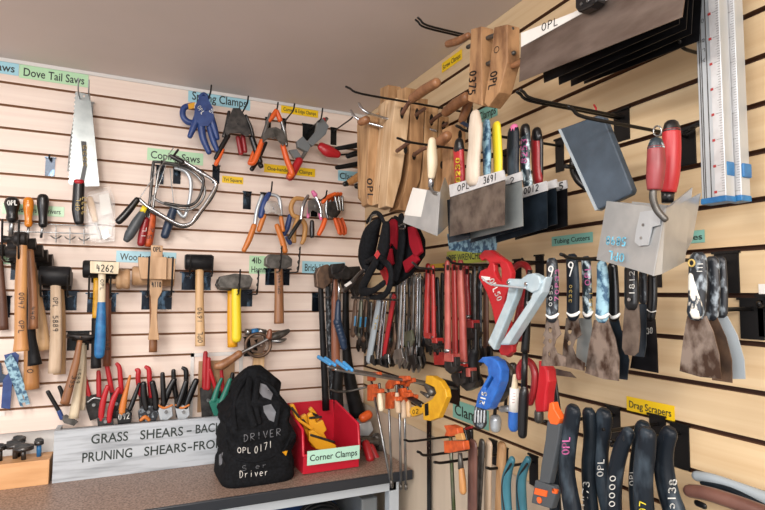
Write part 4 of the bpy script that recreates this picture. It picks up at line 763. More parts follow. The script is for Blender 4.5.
# cluster on one long hook, near jaws facing the room
YN = .74
handscrew('leftmost thick jawed hand screw marked O 3 with a long handle pointing up right', [(396, 97.5), (411, 100), (407, 140), (401, 179), (393, 208), (386, 206), (388, 178), (392, 125)], YN, .055, [(386, 100), (396, 99), (390, 206), (377, 204)], YN-.065,
 [], (400, 100), handles=[[(413, 98, .24, 4.2), (424, 90, .24, 4.6), (436, 83, .24, 4.4)]], ends=[[(402, 114, .235, 2.2), (408, 104, .235, 2.2), (413, 99, .24, 2.2)], [(397, 151, .235, 2), (404, 146, .235, 2), (409.5, 142, .235, 2)]], text=('R', 'O3', (379, 184), (377.5, 202), (6, 0), .243), slots=[(402, 113, 6), (405.5, 150, 4)], mm='wood_clamp_light')
handscrew('hand screw at the left back marked OPL with darker side', [(370, 116), (379, 112), (377, 190), (372, 206), (368, 204), (366, 188)], YN-.10, .05, [(363, 120), (371, 117), (369, 202), (364, 196)], YN-.16, [], (372, 114), mm='wood_clamp', handles=[[(361, 122, .30, 3.4), (366, 120, .29, 3.8)]], text=('R', 'OPL', (367, 178), (368, 200), (5, 0), .325))
handscrew('second hand screw from the left in the front row with a short screw end', [(411, 104), (424.5, 105), (423, 150), (420, 180), (408, 211), (397, 210), (404, 192), (409, 165)], YN, .055, [(401, 96), (412, 98), (409, 200), (399, 200)], YN-.065,
 [], (417, 104), ends=[[(416, 115, .185, 1.8), (420, 112, .185, 1.8), (425, 108.5, .185, 1.8)], [(414, 155, .185, 2), (421, 150, .185, 2), (428, 147, .185, 2)]], mm='wood_clamp_dark', slots=[(417, 114, 6), (414, 156, 4)], handles=[[(430, 147, .185, 3.6), (440, 142, .185, 5), (447, 136, .185, 4.6)]])
handscrew('third hand screw of the front row with a handle pointing up toward the taping knives', [(425.5, 106), (438.5, 107), (437, 150), (434, 178), (424, 200), (418, 200), (423, 170)], YN, .055, [(418, 98), (428, 99), (425, 195), (415, 195)], YN-.065,
 [], (431, 106), handles=[[(446, 112, .13, 4.2), (456, 104, .13, 5), (466, 97.5, .13, 4.8)]], slots=[(431.5, 120, 6), (429, 160, 4)], ends=[[(431, 122, .13, 2), (438, 116, .13, 2), (446, 112, .13, 2)]])
handscrew('hand screw behind the pale corner trowel handle', [(439.5, 116), (449, 117), (448, 165), (444, 190), (436, 198), (437, 160)], YN, .05, None, 0, [], (444, 116), slots=[(443.5, 126, 5), (442, 165, 4)], ends=[[(443, 126, .09, 1.6), (447, 123, .09, 1.6)]])
handscrew('hand screw behind the red handled knife with steel screw', [(451, 125), (466, 124), (465, 165), (458, 200), (448, 200), (451, 170)], YN+.15, .045, None, 0, [], (458, 125), slots=[(460, 135, 5), (457, 160, 4)], mm='wood_clamp_old', ends=[[(456, 136, .05, 1.8), (464, 138, .05, 1.8)]])
item('R', .09, 'hand_screw', 'dark handle of a hand screw hanging behind the wooden handled taping knife', 'clamp', (468, 100), [('handle', 'wood_brown', [('t', [(462, 120, 0, 4), (466, 110, 0, 4.6), (470, 100, 0, 4.2)], {})]), ('screw', 'blue_dark', [('t', [(461, 122, 0, 2), (472, 128, 0, 2)], {})])], 'wooden hand screws')
item('R', .20, 'hand_screw', 'hand screw tops standing up behind the front row near the ceiling', 'clamp', (388, 86), [
 ('jaw', 'wood_clamp', [('p', [(380, 88.5), (388, 84.5), (388, 130), (380, 130)], -.04, .045)], {'bev': .002}), ('jaw', 'wood_clamp', [('p', [(397, 90), (405, 87), (405, 130), (397, 130)], -.06, .045)], {'bev': .002})], 'wooden hand screws')
hook('R', 470, 113, .375, 'longest black hook running through the row of wooden hand screws', up=.012, r=.003, pm='black_metal')
for lb, P in (('left', [(351, 111, .315, 1.5), (358, 119, .30, 1.5), (381, 126.5, .235, 1.5), (430, 138, .09, 1.5)]), ('right', [(359, 103.6, .315, 1.5), (366, 112, .30, 1.5), (386, 118.5, .235, 1.5), (436, 131, .09, 1.5)])):
    A = V('R', P[-1][0]+22, P[-1][1]+4, 0)
    item('R', 0, 'wall_hook', lb+' of two bright chrome hooks poking out beside the hand screws', 'hook', (P[-1][0], P[-1][1]), [('prong', 'chrome', [('t', P, {'fl': 1})]), ('backplate', 'chrome', [('o', P[-1][0]+22, P[-1][1]+4, 0, .09, 2.5)])], 'metal hooks on the slats')
# --- black handles reaching out of the corner
for i, (pts, lb, m) in enumerate((([(337, 148.5, .1, 2), (350, 146.5, .1, 2.6), (368, 143, .08, 2.8)], 'uppermost of the black tool handles lying left of the hand screws', 'black_rubber'),
    ([(348, 156, .1, 2.6), (356, 153.5, .1, 3), (368, 152, .08, 3)], 'middle black tool handle with a thin rod left of the hand screws', 'black_rubber'),
    ([(337, 167.5, .12, 2.2), (350, 165.5, .12, 2.6), (368, 162, .1, 2.8)], 'lower black tool handle above the blue Clamps label', 'black_rubber'))):
    item('B', 0, 'clamp_bar', lb, 'clamp', pts[1][:2], [('grip', m, [('t', pts, {})]), ('rod', 'black_metal', [('t', [(pts[0][0]-(10 if i == 1 else 0), pts[0][1]-(1 if i == 1 else 0), .1, .9), (pts[1][0], pts[1][1], .1, 1)], {})])], 'clamp handles in the corner')
item('B', .13, 'screwdriver_clamp', 'clamp with orange brown wooden handle and black end in the corner', 'clamp', (355, 180), [('handle', 'wood_orange', [('t', [(348, 183, 0, 3), (355, 179, 0, 4), (361, 174, -.01, 3.4)], {})]), ('cap', 'black_plastic', [('t', [(345, 184, 0, 2.6), (347, 183.5, 0, 2.8)], {})]), ('ferrule', 'steel', [('t', [(361, 174, -.01, 2.8), (365, 173, -.01, 3.2)], {})]), ('head', 'black_metal', [('t', [(357, 186, -.02, 3), (366, 188, -.02, 3.6)], {})])], 'clamp handles in the corner')
# --- big drywall knives
def bigknife(D, pts, m, label, extra=()):
    item('R', D, 'smoothing_knife', label, 'knife', (583, 10), [('blade', m, [('p', pts, 0, .0012)])]+list(extra), 'broad smoothing knives at the top')
bigknife(.205, [(521, 45), (606, -2), (690, -40), (682, 17), (519, 82)], 'blade_big', 'front broad smoothing knife with brushed brown steel blade marked OPL',
 [('backing', 'paper_white', [('p', [(521, 33), (573, 12.5), (640, -22), (640, -14), (606, 0), (521, 47)], .0012, .002)], {'sub': [('lettering', 'marker', [('s', 'OPL', (541, 31.5), (559, 24), (.3, -7.5), .0036, .11)])]}),
  ('handle', 'black_plastic', [('p', [(575, -20), (598, -28), (597, 1), (590, 7), (578, 12.5), (575, 8)], .003, .02)], {'bev': .004, 'sub': [('rivet', 'steel', [('o', 581.5, 4, .023, .0245, 1.6)]), ('rivet', 'steel', [('o', 588, .8, .023, .0245, 1.6)])]})])
for i, (D, x0, y0, y1, x2, y2, nm) in enumerate(((.18, 543, 71, 83, 679, 24, 'second broad black smoothing knife from the front'), (.155, 558, 73, 85, 686, 29, 'third broad black smoothing knife from the front'), (.13, 570, 71, 86.5, 691, 34, 'fourth broad black smoothing knife from the front'), (.105, 583, 68, 84, 699, 41, 'broad smoothing knife nearest the wall'))):
    bigknife(D, [(x0, y0), (x0+60, y0-60), (x2+4, -30), (x2, y2), (x0+1, y1)], 'blade_black', nm)
hook('R', 640, 8, .15, 'black hook behind the broad smoothing knives', up=.01, pm='black_metal')
# --- box section rulers
def ruler(xa, xb, xc, ybot, D, label, channel, grp='aluminium rulers at the upper right'):
    A = V('R', xa, ybot, D+.022); B_ = V('R', xb, ybot-1, D+.022); zb = A.z; zt = 2.255; wdt = A.y-B_.y; r = bpy.data.objects.new('box_ruler', None); COL.objects.link(r); O = Vector((-D, B_.y, zb)); r.location = O
    yl, yr = A.y, B_.y
    g = G(); g.box(-D-.022, -D, yr, yl, zb+.006, zt); body = g.obj('profile', 'alu', r, O, .001)
    g = G()
    for k in (.12, .2, .42): g.box(-D-.0228, -D-.022, yl-wdt*k-.0006, yl-wdt*k+.0006, zb+.006, zt)
    g.obj('groove_line', 'cast_grey', body, O)
    g = G(); y0 = yl-wdt*(.58 if channel else .5); y1 = yr+.001; g.box(-D-.0226, -D-.022, y1, y0, zb+.008, zt); sc = g.obj('scale_strip', 'alu_white', r, O)
    g = G(); h = G(); k = 0; z = zb+.014
    while z < zt-.01:
        ln = .010 if k % 10 == 0 else .006 if k % 5 == 0 else .004
        g.box(-D-.0229, -D-.0226, y1, y1+ln, z-.0002, z+.0002)
        if k % 10 == 0: h.box(-D-.0229, -D-.0226, y1+.012, y1+.0165, z-.002, z+.002)
        k += 1; z += .004
    g.obj('tick_marks', 'marker', sc, O)['kind'] = 'stuff'; h.obj('number_marks', 'red_ink' if channel else 'marker', sc, O)['kind'] = 'stuff'
    g = G(); g.box(-D-.024, -D+.001, yr-.001, yl+.001, zb-.002, zb+.007); g.obj('end_cap', 'blue_grip', r, O, .001)
    if channel:
        g = G(); zz = zb+.2
        for i, ch in enumerate('100% L TOM8LA'):
            for st in GL.get(ch, []):
                P = [Vector((-D-.0223, yl-wdt*.30-.002+b*.004, zz+.22-i*.016-a*.011)) for a, b in st]
                for a, b in zip(P, P[1:]): g.ring([a, b], [.0004]*2, Vector((-1, 0, 0)), .5, 4, 'f', 0)
        g.obj('lettering', 'marker', body, O)
    tag(r, label, 'ruler', grp); return r, O, yl, yr, zb
r, O, yl, yr, zb = ruler(702, 726.5, 0, 203.5, .076, 'left box section aluminium ruler with red numbers hanging at the upper right', True)
z1 = V('R', 732, 184, .085).z
def clip(par, O, x0, x1, y0, y1, D, th):
    g = G(); a = V('R', x0, y1, D); b = V('R', x1, y0, D); g.box(-D-th, -D, b.y, a.y, a.z, b.z); g.obj('blue_clip', 'blue_grip', par, O, .002)
clip(r, O, 727.5, 735, 162, 178, .075, .02)
r, O, yl, yr, zb = ruler(727, 742, 0, 201.5, .05, 'right narrower aluminium ruler with blue clips hanging at the upper right', False)
clip(r, O, 742, 752, 164, 180, .05, .02); clip(r, O, 741.5, 748, 146, 153, .05, .015); clip(r, O, 727.5, 733, 143, 150, .075, .01)
hook('R', 722, 60, .1, 'hook hidden behind the two aluminium rulers', up=.01, pm='black_metal')
# --- slate coloured hawk
item('R', .165, 'plaster_hawk', 'slate blue flat square tool with black handle hanging tilted on a long hook', 'hawk', (600, 118), [
 ('plate', 'slate', [('p', [(558.5, 129), (597, 115.5), (603, 117), (632, 190), (630, 194.5), (597, 210), (594, 209)], -.012, .014)], {'bev': .003}),
 ('edge_strip', 'grey_light', [('p', [(558, 129.5), (560.5, 129), (597.5, 209.5), (595, 210.5)], -.012, .0155)]),
 ('grip', 'black_plastic', [('t', [(573, 158, -.045, 3), (574, 170, -.045, 4.4), (579, 180, -.045, 4.6), (586, 188, -.045, 3)], {})]), ('post', 'black_metal', [('o', 578, 168, -.045, -.012, 2.2)])])
hook('R', 622, 118, .25, 'long black double hook with a red tie carrying the slate blue hawk', prongs=2, gap=.010, up=.012, r=.003, pm='black_metal')
item('R', .068, 'red_tie', 'small red plastic tie wound on the long black hook', 'tie', (594, 111), [(None, 'red_plastic', [('t', [(594, 105, 0, .9), (596, 109, .002, 1), (594, 114, .002, .9), (592, 111, 0, .9)], {})])])
hook('R', 687, 137, .265, 'long black hook ending near the red handled corner trowels', up=.012, r=.003, pm='black_metal', plate=(.034, .066))
item('R', .018, 'slotted_bar', 'black slotted bar lying in a groove left of the aluminium rulers', 'bar', (690, 128), [(None, 'black_metal', [('p', [(679, 131), (699, 121), (699, 125.5), (679, 136)], 0, .004, [[(683, 131.5), (688, 129.2), (688, 130.6), (683, 133)], [(690, 128.4), (696, 125.4), (696, 126.8), (690, 129.8)]])])])
# --- corner trowels
item('R', 0, 'corner_trowel', 'front outside corner trowel with worn red handle marked 5898 OPL upside down', 'trowel', (655, 150), [
 ('blade', 'alu_trowel', [('f', [(606.6, 201, .19), (640, 204, .205), (666, 208.5, .222), (654, 276, .222), (628, 268, .205), (596.5, 259.5, .19)], Vector((.0016, 0, 0))),
                          ('f', [(665.5, 208.5, .222), (671, 206, .212), (692.5, 187.5, .13), (685, 262, .13), (662, 274, .21), (653.5, 276, .222)], Vector((0, .0016, 0)))],
   {'sub': [('lettering', 'blue_ink', [('s', '5898', (627, 238), (606, 236.5), (-1, 8), .2085, .16), ('s', 'OPL', (625, 254), (608, 251), (-1, 8), .2085, .16)])]}),
 ('mount', 'alu', [('f', [(641, 212, .2135), (655, 210, .2185), (661, 217, .2215), (661, 225, .2215), (653, 227, .219), (649, 245, .2165), (640, 246, .213), (635.5, 242, .2115), (637, 230, .212)], Vector((-.002, 0, 0)))], {'sub': [('rivet', 'steel', [('o', 644, 225, .216, .2185, 1.5)]), ('rivet', 'steel', [('o', 642, 238, .215, .2175, 1.5)])]}),
 ('neck', 'cast_grey', [('t', [(654, 186, .24, 3.6), (653, 198, .24, 3.8), (657, 210, .236, 3.6), (665, 219, .23, 3.4)], {})]),
 ('handle', 'red_handle', [('t', [(656, 147, .24, 8.2), (656, 165, .24, 9), (655, 180, .24, 8.4), (654.5, 190, .24, 7)], {'cap': 'f'})]),
 ('cap', 'nicked', [('t', [(656, 144, .24, 7), (656, 148, .24, 8.4)], {})]), ('ring', 'steel', [('t', [(657.5+4*math.cos(a*math.pi/6), 131+5*math.sin(a*math.pi/6), .235, .9) for a in range(13)], {'n': 6})])], 'corner trowels')
item('R', 0, 'corner_trowel', 'rear corner trowel with brighter red handle and black domed cap', 'trowel', (671, 130), [
 ('blade', 'alu_trowel', [('f', [(632, 201.5, .17), (676, 206, .185), (668, 262, .185), (628, 256, .17)], Vector((.0016, 0, 0))), ('f', [(676, 206, .185), (701, 193, .10), (692.5, 240, .10), (684, 256, .12), (668, 262, .185)], Vector((0, .0016, 0)))]),
 ('handle', 'red_grip', [('t', [(671.5, 130, .19, 8.6), (671.5, 150, .19, 9.2), (670.5, 175, .19, 8.8), (668.5, 192, .19, 7.4)], {'cap': 'f'})]),
 ('cap', 'black_plastic', [('t', [(671.5, 127, .19, 7.6), (671.5, 131, .19, 8.8)], {})]), ('collar', 'black_plastic', [('t', [(668, 191, .19, 6.6), (667.5, 203, .19, 5.6)], {'cap': 'f'})])], 'corner trowels')
# --- taping knives
def tknife(label, D, blade, bm, handle, hm, strip=None, text=None, extra=(), fl=.5):
    ps = [('blade', bm, [('p', blade, 0, .0011)])]
    if strip: ps.append(('backing', 'alu_white', [('p', strip, .0011, .003)], {'sub': [('lettering', 'marker', text)]} if text else {}))
    ps.append(('handle', hm, [('t', [(x, y, .004, r) for x, y, r in handle], {'fl': fl, 'n': 14})]))
    item('R', D, 'taping_knife', label, 'knife', handle[0][:2], ps+list(extra), 'taping knives')
tknife('front taping knife with broad unpainted wooden handle marked OPL 3691', .255, [(450, 190), (505, 178), (504.5, 225), (449.5, 236.5)], 'knife_steel', [(475, 117, 5.4), (475.5, 130, 7.2), (475, 146, 6.6), (473.5, 160, 6.8), (473, 177, 7.2)], 'wood_white',
 [(449, 185), (503, 170), (505, 179.5), (450, 197)], [('s', 'OPL', (457, 191.5), (470, 188), (.3, -6), .0046, .14), ('s', '3691', (483, 184), (497, 179.5), (.3, -6.5), .0046, .14)])
tknife('taping knife with paint splattered light blue handle', .225, [(470, 190), (521.5, 176), (523, 226), (457, 242), (457, 234)], 'blade_light', [(486.5, 124, 3.8), (486.5, 140, 4.6), (487, 158, 4.2), (487, 172, 4)], 'blue_worn',
 [(490, 182), (521, 171.5), (522, 180), (490, 189)], [('s', '2', (509, 184.5), (515, 182.5), (0, -6), .0046, .14)])
tknife('taping knife with plain yellow handle', .20, [(480, 196), (520, 186), (521, 229), (470, 243)], 'blade_blue', [(496.5, 127, 4.4), (497, 140, 4.8), (498, 158, 4.6), (498, 176, 4.4)], 'yellow')
tknife('taping knife with pink capped slate handle marked 0012', .175, [(496, 195), (546.5, 181), (547.5, 228), (496, 243)], 'blade_blue', [(513.5, 133, 5.8), (513, 150, 6.4), (513, 168, 6), (514, 185, 5.6)], 'scraper',
 [(521, 188), (546, 181), (547, 190.5), (522, 198)], [('s', '0012', (523.5, 194.5), (539, 190), (.2, -6), .0046, .16)], extra=[('cap', 'pink', [('t', [(514, 129.5, .004, 4.6), (514, 132, .004, 5)], {'fl': .6})])])
tknife('taping knife with black capped handle scribbled in pink', .15, [(505, 197), (556, 182), (557, 224), (505, 240)], 'blade_blue', [(525, 133, 5), (525.5, 145, 5.2), (525, 165, 5), (528, 184, 5)], 'nicked',
 [(540, 184), (556, 179), (557, 187), (540, 192)], extra=[('cap', 'black_plastic', [('t', [(525, 129.5, .004, 5), (525, 134, .004, 5.4)], {'fl': .6})]), ('lettering', 'pink_ink', [('s', '8253', (527, 164), (527, 138), (-6, 0), .0165, .13)])])
tknife('taping knife nearest the wall with dark red handle and black edge', .125, [(515, 198), (567, 183), (567.5, 226), (515, 240)], 'blade_black', [(535.5, 137, 4.6), (536, 150, 5), (536.5, 165, 4.8), (538, 180, 5)], 'red_dark',
 [(550, 184), (566, 180), (567, 188), (550, 193)], [('s', '5', (558.5, 190), (564, 188.5), (0, -6.5), .0046, .16)], extra=[('cap', 'black_plastic', [('t', [(536.5, 133, .004, 5), (537, 137, .004, 5.4)], {'fl': .6}), ('t', [(541.5, 140, .002, 1.8), (541.5, 160, .002, 1.8), (541.5, 178, .002, 1.8)], {})])])
tknife('knife with red handle lettered in yellow and black cap', .24, [(447, 200), (470, 193), (470, 238), (449, 243)], 'blade_blue', [(458.5, 149, 5.4), (459, 160, 5.4), (460, 176, 5.2), (459, 190, 4.8)], 'red_grip', None, None,
 extra=[('cap', 'black_plastic', [('t', [(459, 144, .004, 4.8), (459, 149, .004, 5.6)], {'fl': .6})]), ('lettering', 'yellow_ink', [('s', '8230', (456, 183), (455.5, 157), (4, 0), .0185, .2)])])
tknife('low hanging knife with a paint flecked blue blade under the front taping knife', .15, [(447, 234), (500, 222), (496, 250), (476, 253), (449, 250)], 'blue_worn', [(470, 215, 4), (471, 224, 4)], 'black_plastic')
hook('R', 560, 146, .27, 'black hook running through the taping knife handles', up=.008, pm='black_metal', r=.0032, plate=(.026, .075))
# --- wooden handled corner trowel
item('R', 0, 'corner_trowel', 'inside corner trowel with smooth white wooden handle and pale sticker', 'trowel', (432, 140), [
 ('blade', 'alu_trowel', [('f', [(413, 187.5, .26), (440, 192, .275), (437, 236, .275), (403, 222.5, .26)], Vector((.0014, 0, 0))), ('f', [(440, 192, .275), (445, 177, .23), (450, 190, .21), (448, 226, .21), (437, 236, .275)], Vector((0, .0014, 0)))],
  {'sub': [('sticker', 'paper_white', [('f', [(413, 187.6, .2608), (427, 190, .2685), (421, 217, .2685), (404.5, 215, .2615)], Vector((-.0006, 0, 0)))])]}),
 ('handle', 'wood_cream', [('t', [(432, 141, .27, 3.8), (432, 152, .27, 5), (432.5, 164, .27, 5.2), (431.5, 176, .27, 3.8)], {})]),
 ('ferrule', 'chrome', [('t', [(431.3, 176, .27, 3), (431, 187, .27, 3)], {'cap': 'f'})]), ('neck', 'steel', [('t', [(431, 187, .27, 1.8), (433, 192, .272, 2), (438, 194, .272, 2)], {})])], 'corner trowels')
hook('R', 507, 156, .31, 'black hook through the white wooden trowel handle and the red knife handle', up=.006, pm='black_metal')
# --- tool pouches and harness in the corner
item('R', .265, 'tool_pouch', 'black cloth pouch with strap loop hanging left of the red harness', 'pouch', (377, 220), [
 ('pouch_body', 'black_cloth', [('t', [(378, 222, 0, 4), (372, 232, 0, 8), (368, 246, 0, 9), (366, 258, 0, 8), (367, 268, 0, 5)], {'fl': .8}), ('t', [(386, 226, 0, 4), (384, 245, 0, 6), (380, 262, 0, 6)], {'fl': .6})]),
 ('strap', 'black_cloth', [('t', [(367, 222, 0, 1.8), (374, 213, .01, 2.2), (381, 216, .01, 2.2), (385, 226, 0, 2)], {'fl': .5}), ('t', [(366, 262, .01, 2.6), (378, 258, .01, 3), (390, 268, .01, 3), (390, 285, .01, 3), (383, 296, .01, 3), (371, 297, .01, 2.6)], {'fl': .5}), ('t', [(376, 262, .02, 3.6), (368, 276, .02, 4), (362, 290, .02, 4), (372, 291, .02, 3.4), (384, 283, .02, 3)], {'fl': .5})]),
 ('buckle', 'black_plastic', [('t', [(345, 290, .0, 2.6), (352, 283, .0, 2.8), (358, 276, .01, 2.4), (364, 270, .01, 2)], {'fl': .6})]), ('ring', 'steel', [('t', [(370, 222, .012, .9), (372, 216, .012, .9), (378, 214, .012, .9)], {'n': 6})]),
 ('badge', 'red_plastic', [('p', [(374, 255), (377.5, 250), (380, 254), (377, 259)], .04, .001)]), ('tag', 'paper_white', [('p', [(344, 285), (350, 281), (352, 283), (346, 287)], .012, .001)])])
item('R', .20, 'tool_harness', 'red and black padded harness with a bright red tongue', 'harness', (400, 218), [
 ('back_panel', 'black_cloth', [('p', [(386, 222), (391, 217), (412, 220), (421, 240), (421, 255), (408, 275), (391, 287), (385, 262)], -.02, .016)], {'bev': .004}),
 ('pad', 'red_cloth', [('p', [(384, 236), (389, 222), (391, 219), (396, 219), (396, 250), (391, 243), (386, 250)], 0, .01)], {'bev': .003}), ('pad', 'red_cloth', [('p', [(384, 254), (390, 248), (392, 264), (388, 267)], 0, .01)], {'bev': .003}),
 ('pad', 'red_cloth', [('p', [(407, 227), (413, 226), (418, 238), (421, 252), (414, 258), (409, 245)], 0, .01)], {'bev': .003}), ('pad', 'red_cloth', [('p', [(402, 262), (414, 253), (418, 260), (405, 273)], 0, .01)], {'bev': .003}),
 ('centre_strap', 'black_cloth', [('t', [(401, 219, .01, 3.6), (402, 240, .012, 4), (399, 262, .012, 4), (396, 276, .012, 3.6)], {'fl': .4})]), ('strap', 'black_cloth', [('t', [(395, 217, .012, 1.6), (401, 221, .014, 1.8), (410, 224, .012, 1.6)], {}), ('t', [(388, 268, .012, 2.4), (391, 280, .012, 2.4), (390, 288, .012, 2)], {'fl': .5})]),
 ('tongue', 'red_plastic', [('p', [(378, 268), (384.5, 266), (389.5, 283), (386, 285.5)], .03, .006)], {'bev': .002}), ('ring', 'steel', [('t', [(399, 226, .03, .8), (404, 224, .03, .8), (405, 228, .03, .8), (400, 229, .03, .8)], {'n': 6})])])
# --- small wrenches on the dark rail
item('R', .16, 'tool_rail', 'thin dark rail holding the row of small tools in the corner', 'rail', (375, 299), [(None, 'black_metal', [('t', [(352, 297.5, 0, 1.2), (398, 300, 0, 1.2)], {'sm': 0})])])
def bar(D, label, pts, m, head=None, hmat=None, cat='wrench', name='wrench', fl=.5, grp='wrenches hanging by the corner', loop=True, extra=()):
    ps = [('shank', m, [('t', [(x, y, 0, r) for x, y, r in pts], {'fl': fl, 'cap': 'r'})])]
    if head: ps.append(('jaw', hmat or m, [('p', head, -.004, .008)], {'bev': .0015}))
    item('R', D, name, label, cat, pts[0][:2], ps+list(extra), grp)
for i, (x, y0, y1, m, tx, w_) in enumerate(((353.5, 302, 333, 'rust_steel', 'blue', 2.6), (359, 303, 334, 'steel_green', 'blue', 2.4), (364, 303, 338, 'rust_steel', 'blue', 2.4), (369, 304, 345, 'cast_grey', 'brown', 2.4))):
    bar(.17-.02*i, ('first', 'second', 'third', 'fourth')[i]+' short rusty wrench from the left on the dark rail', [(x+2, y0, w_*.8), (x+1, (y0+y1)/2, w_), (x-.5, y1, w_*1.1)], m, [(x-3, y1-6), (x+2, y1-6), (x+2, y1+2), (x-.5, y1-2), (x-3, y1+2)], 'iron',
        extra=[('mark', 'blue_light' if tx == 'blue' else 'gold_ink', [('p', [(x-1, y0+14), (x+2.5, y0+14), (x+1.5, y0+24), (x-2, y0+24)], .004, .001)])] if i != 3 else ())
bar(.15, 'long grey blue flat bar wrench lettered in gold beside the rail', [(379, 302, 2.6), (375, 325, 3), (369, 359, 3.2)], 'grey_light', [(364, 356), (372, 355), (374, 366), (369, 362), (364, 366)], 'iron', extra=[('lettering', 'gold_ink', [('s', '0PL', (372, 330), (375, 314), (3, 0), .006, .14)])])
bar(.14, 'thin polished steel bar left of its twin below the harness', [(383, 302, 1.2), (380, 330, 1.3), (377, 360, 1.3)], 'chrome', [(374, 359), (380, 359), (381, 365), (375, 365)], 'black_metal')
bar(.13, 'second thin polished steel bar below the harness', [(386, 302, 1.2), (383, 330, 1.3), (380.5, 360, 1.3)], 'chrome', [(379, 359), (385, 359), (387, 368), (380, 366)], 'black_metal')
bar(.12, 'slim red handled bar slanting beside the polished bars', [(394, 297, 2.4), (389, 325, 2.4), (384, 354, 2.2)], 'red_grip', [(381, 354), (388, 354), (389, 364), (384, 367)], 'steel')
tool = lambda x, y, s=1: [(x-3*s, y-4*s), (x+3*s, y-4*s), (x+3.6*s, y+2*s), (x+1.6*s, y+6*s), (x+.8*s, y+1*s), (x-1*s, y+1*s), (x-2*s, y+6*s), (x-3.6*s, y+2*s)]
for i, (xt, yt, xb, yb, r, m, hm, lb) in enumerate((
    (400.5, 279, 398, 358, 1.7, 'steel', 'steel', 'steel spanner with looped top at the left of the wrench row'),
    (404, 278, 402, 362, 1.5, 'chrome', 'steel', 'bright thin spanner second in the wrench row'),
    (409, 279, 408, 340, 1.8, 'steel_dark', 'steel_green', 'dark spanner with gold stamping in the wrench row'),
    (413, 277, 411, 364, 1.6, 'steel', 'iron', 'steel spanner just right of the gold stamped one'),
    (417, 277, 415.5, 366, 1.7, 'chrome', 'steel', 'bright spanner in the middle of the steel row'),
    (421, 280, 419.5, 362, 1.6, 'steel_dark', 'iron', 'dark spanner at the right end of the steel row'))):
    hd = [(xb-4, yb-8), (xb+3, yb-10), (xb+5, yb), (xb+2, yb+7), (xb+1, yb+1), (xb-2, yb+1), (xb-3, yb+7), (xb-5.5, yb)]
    bar(.16-.018*i, lb, [(xt, yt+1, r), (xt, yt+30, r*.9), (xb, yb-6, r)], m, hd, hm, extra=[('hanging_loop', m, [('t', [(xt-1.2, yt+6, .0, .8), (xt-1.4, yt-1, 0, .8), (xt+.4, yt-3.4, 0, .8), (xt+2, yt-1, 0, .8), (xt+1.8, yt+6, 0, .8)], {'n': 6})]+([('p', [(xt+.2, 296), (xt+1.6, 296), (xt+1, 318), (xt-.6, 318)], .004, .001)] if i == 2 else []))])
for i, (x, y) in enumerate(((395, 338), (404, 352), (412, 352), (391, 350))):
    item('R', .06+.012*i, 'locking_pliers', ('greenish locking pliers low in the wrench row', 'curved steel pliers under the steel spanners', 'small pliers with open jaw under the steel spanners', 'pliers with brown grips left of the steel spanners')[i], 'pliers', (x, y), [
      ('handle', ('steel_green', 'steel', 'steel_dark', 'wood_dark')[i], [('t', [(x-2, y-28, 0, 1.8), (x-4, y-10, 0, 2.2), (x-1, y+6, 0, 2.2)], {'fl': .7})]), ('handle', ('steel_green', 'steel', 'steel_dark', 'rust_steel')[i], [('t', [(x+3, y-26, .004, 1.6), (x+4, y-8, .004, 2), (x, y+6, .004, 2)], {'fl': .7})]),
      ('jaw', 'iron', [('p', [(x-3, y+4), (x+3, y+4), (x+3.4, y+13), (x+1, y+17), (x, y+9), (x-1.2, y+17), (x-3.6, y+12)], -.003, .008)], {'bev': .001})], 'pliers among the wrenches')
for i in range(17):
    x = 362+i*7.2+random.uniform(-1.5, 1.5); y0 = 296 if x < 392 else 275; yb = 352+random.uniform(-8, 8)
    if x > 470: yb += 4
    m = ('steel_dark', 'iron', 'rust_steel', 'steel', 'black_worn')[i % 5]; hd = tool(x-1.5, yb, 1.2)
    bar(.055+.012*(i % 3), 'dull steel spanner deep in the back of the dense wrench rows', [(x, y0, 1.8), (x-.6, (y0+yb)/2, 2.2), (x-1.5, yb-3, 2.4)], m, hd, 'iron', grp='spanners deep in the back row')
# --- red pipe wrenches
def pipew(D, label, xt, yt, xb, yb, r, m, jaws=True, scale=1, ring=True, cap=None, jm='iron', jx=0):
    s = scale; ps = [('handle', m, [('t', [(xt, yt+1, 0, r*.8), (xt, yt+20, 0, r*.95), ((xt+xb)/2, (yt+yb)/2, 0, r), (xb, yb, 0, r*1.1)], {'fl': .75, 'cap': 'r'})], {'sub': [('hanging_hole', 'black_metal', [('p', [(xt-r*.35, yt+3), (xt+r*.35, yt+3), (xt+r*.35, yt+8), (xt-r*.35, yt+8)], r*.0022, .0012)])]})]
    if jaws:
        x, y = xb+jx, yb
        ps += [('housing', m, [('p', [(x-4.5*s, y-2), (x+4.5*s, y-2), (x+5*s, y+7*s), (x-5*s, y+6*s)], -.012, .024)], {'bev': .002}),
               ('heel_jaw', jm, [('p', [(x-4*s, y+5*s), (x+3*s, y+6*s), (x+4*s, y+12*s), (x+11*s, y+11*s), (x+9*s, y+17*s), (x+2*s, y+20*s), (x-3*s, y+16*s), (x-5*s, y+11*s)], -.008, .018)], {'bev': .002}),
               ('hook_jaw', jm, [('p', [(x+5*s, y+1), (x+8*s, y+1), (x+8.5*s, y+12*s), (x+5.5*s, y+12*s)], -.006, .014)], {'bev': .0015}), ('nut', 'steel', [('t', [(x, y-8*s, 0, 4.6*s), (x, y-4*s, 0, 4.6*s)], {'cap': 'f'})])]
    item('R', D, 'pipe_wrench', label, 'wrench', (xt, yt), ps, 'red pipe wrenches')
pipew(.14, 'small bright red wrench at the left of the red group', 428, 265, 427, 335, 3.2, 'red_paint', scale=.55)
pipew(.165, 'slim red and black handled wrench beside the small bright red one', 433, 266, 434, 340, 2.2, 'red_paint', scale=.5)
pipew(.19, 'pipe wrench with pinkish red ribbed handle', 447.5, 262, 448, 356, 3.2, 'red_pink', scale=.9)
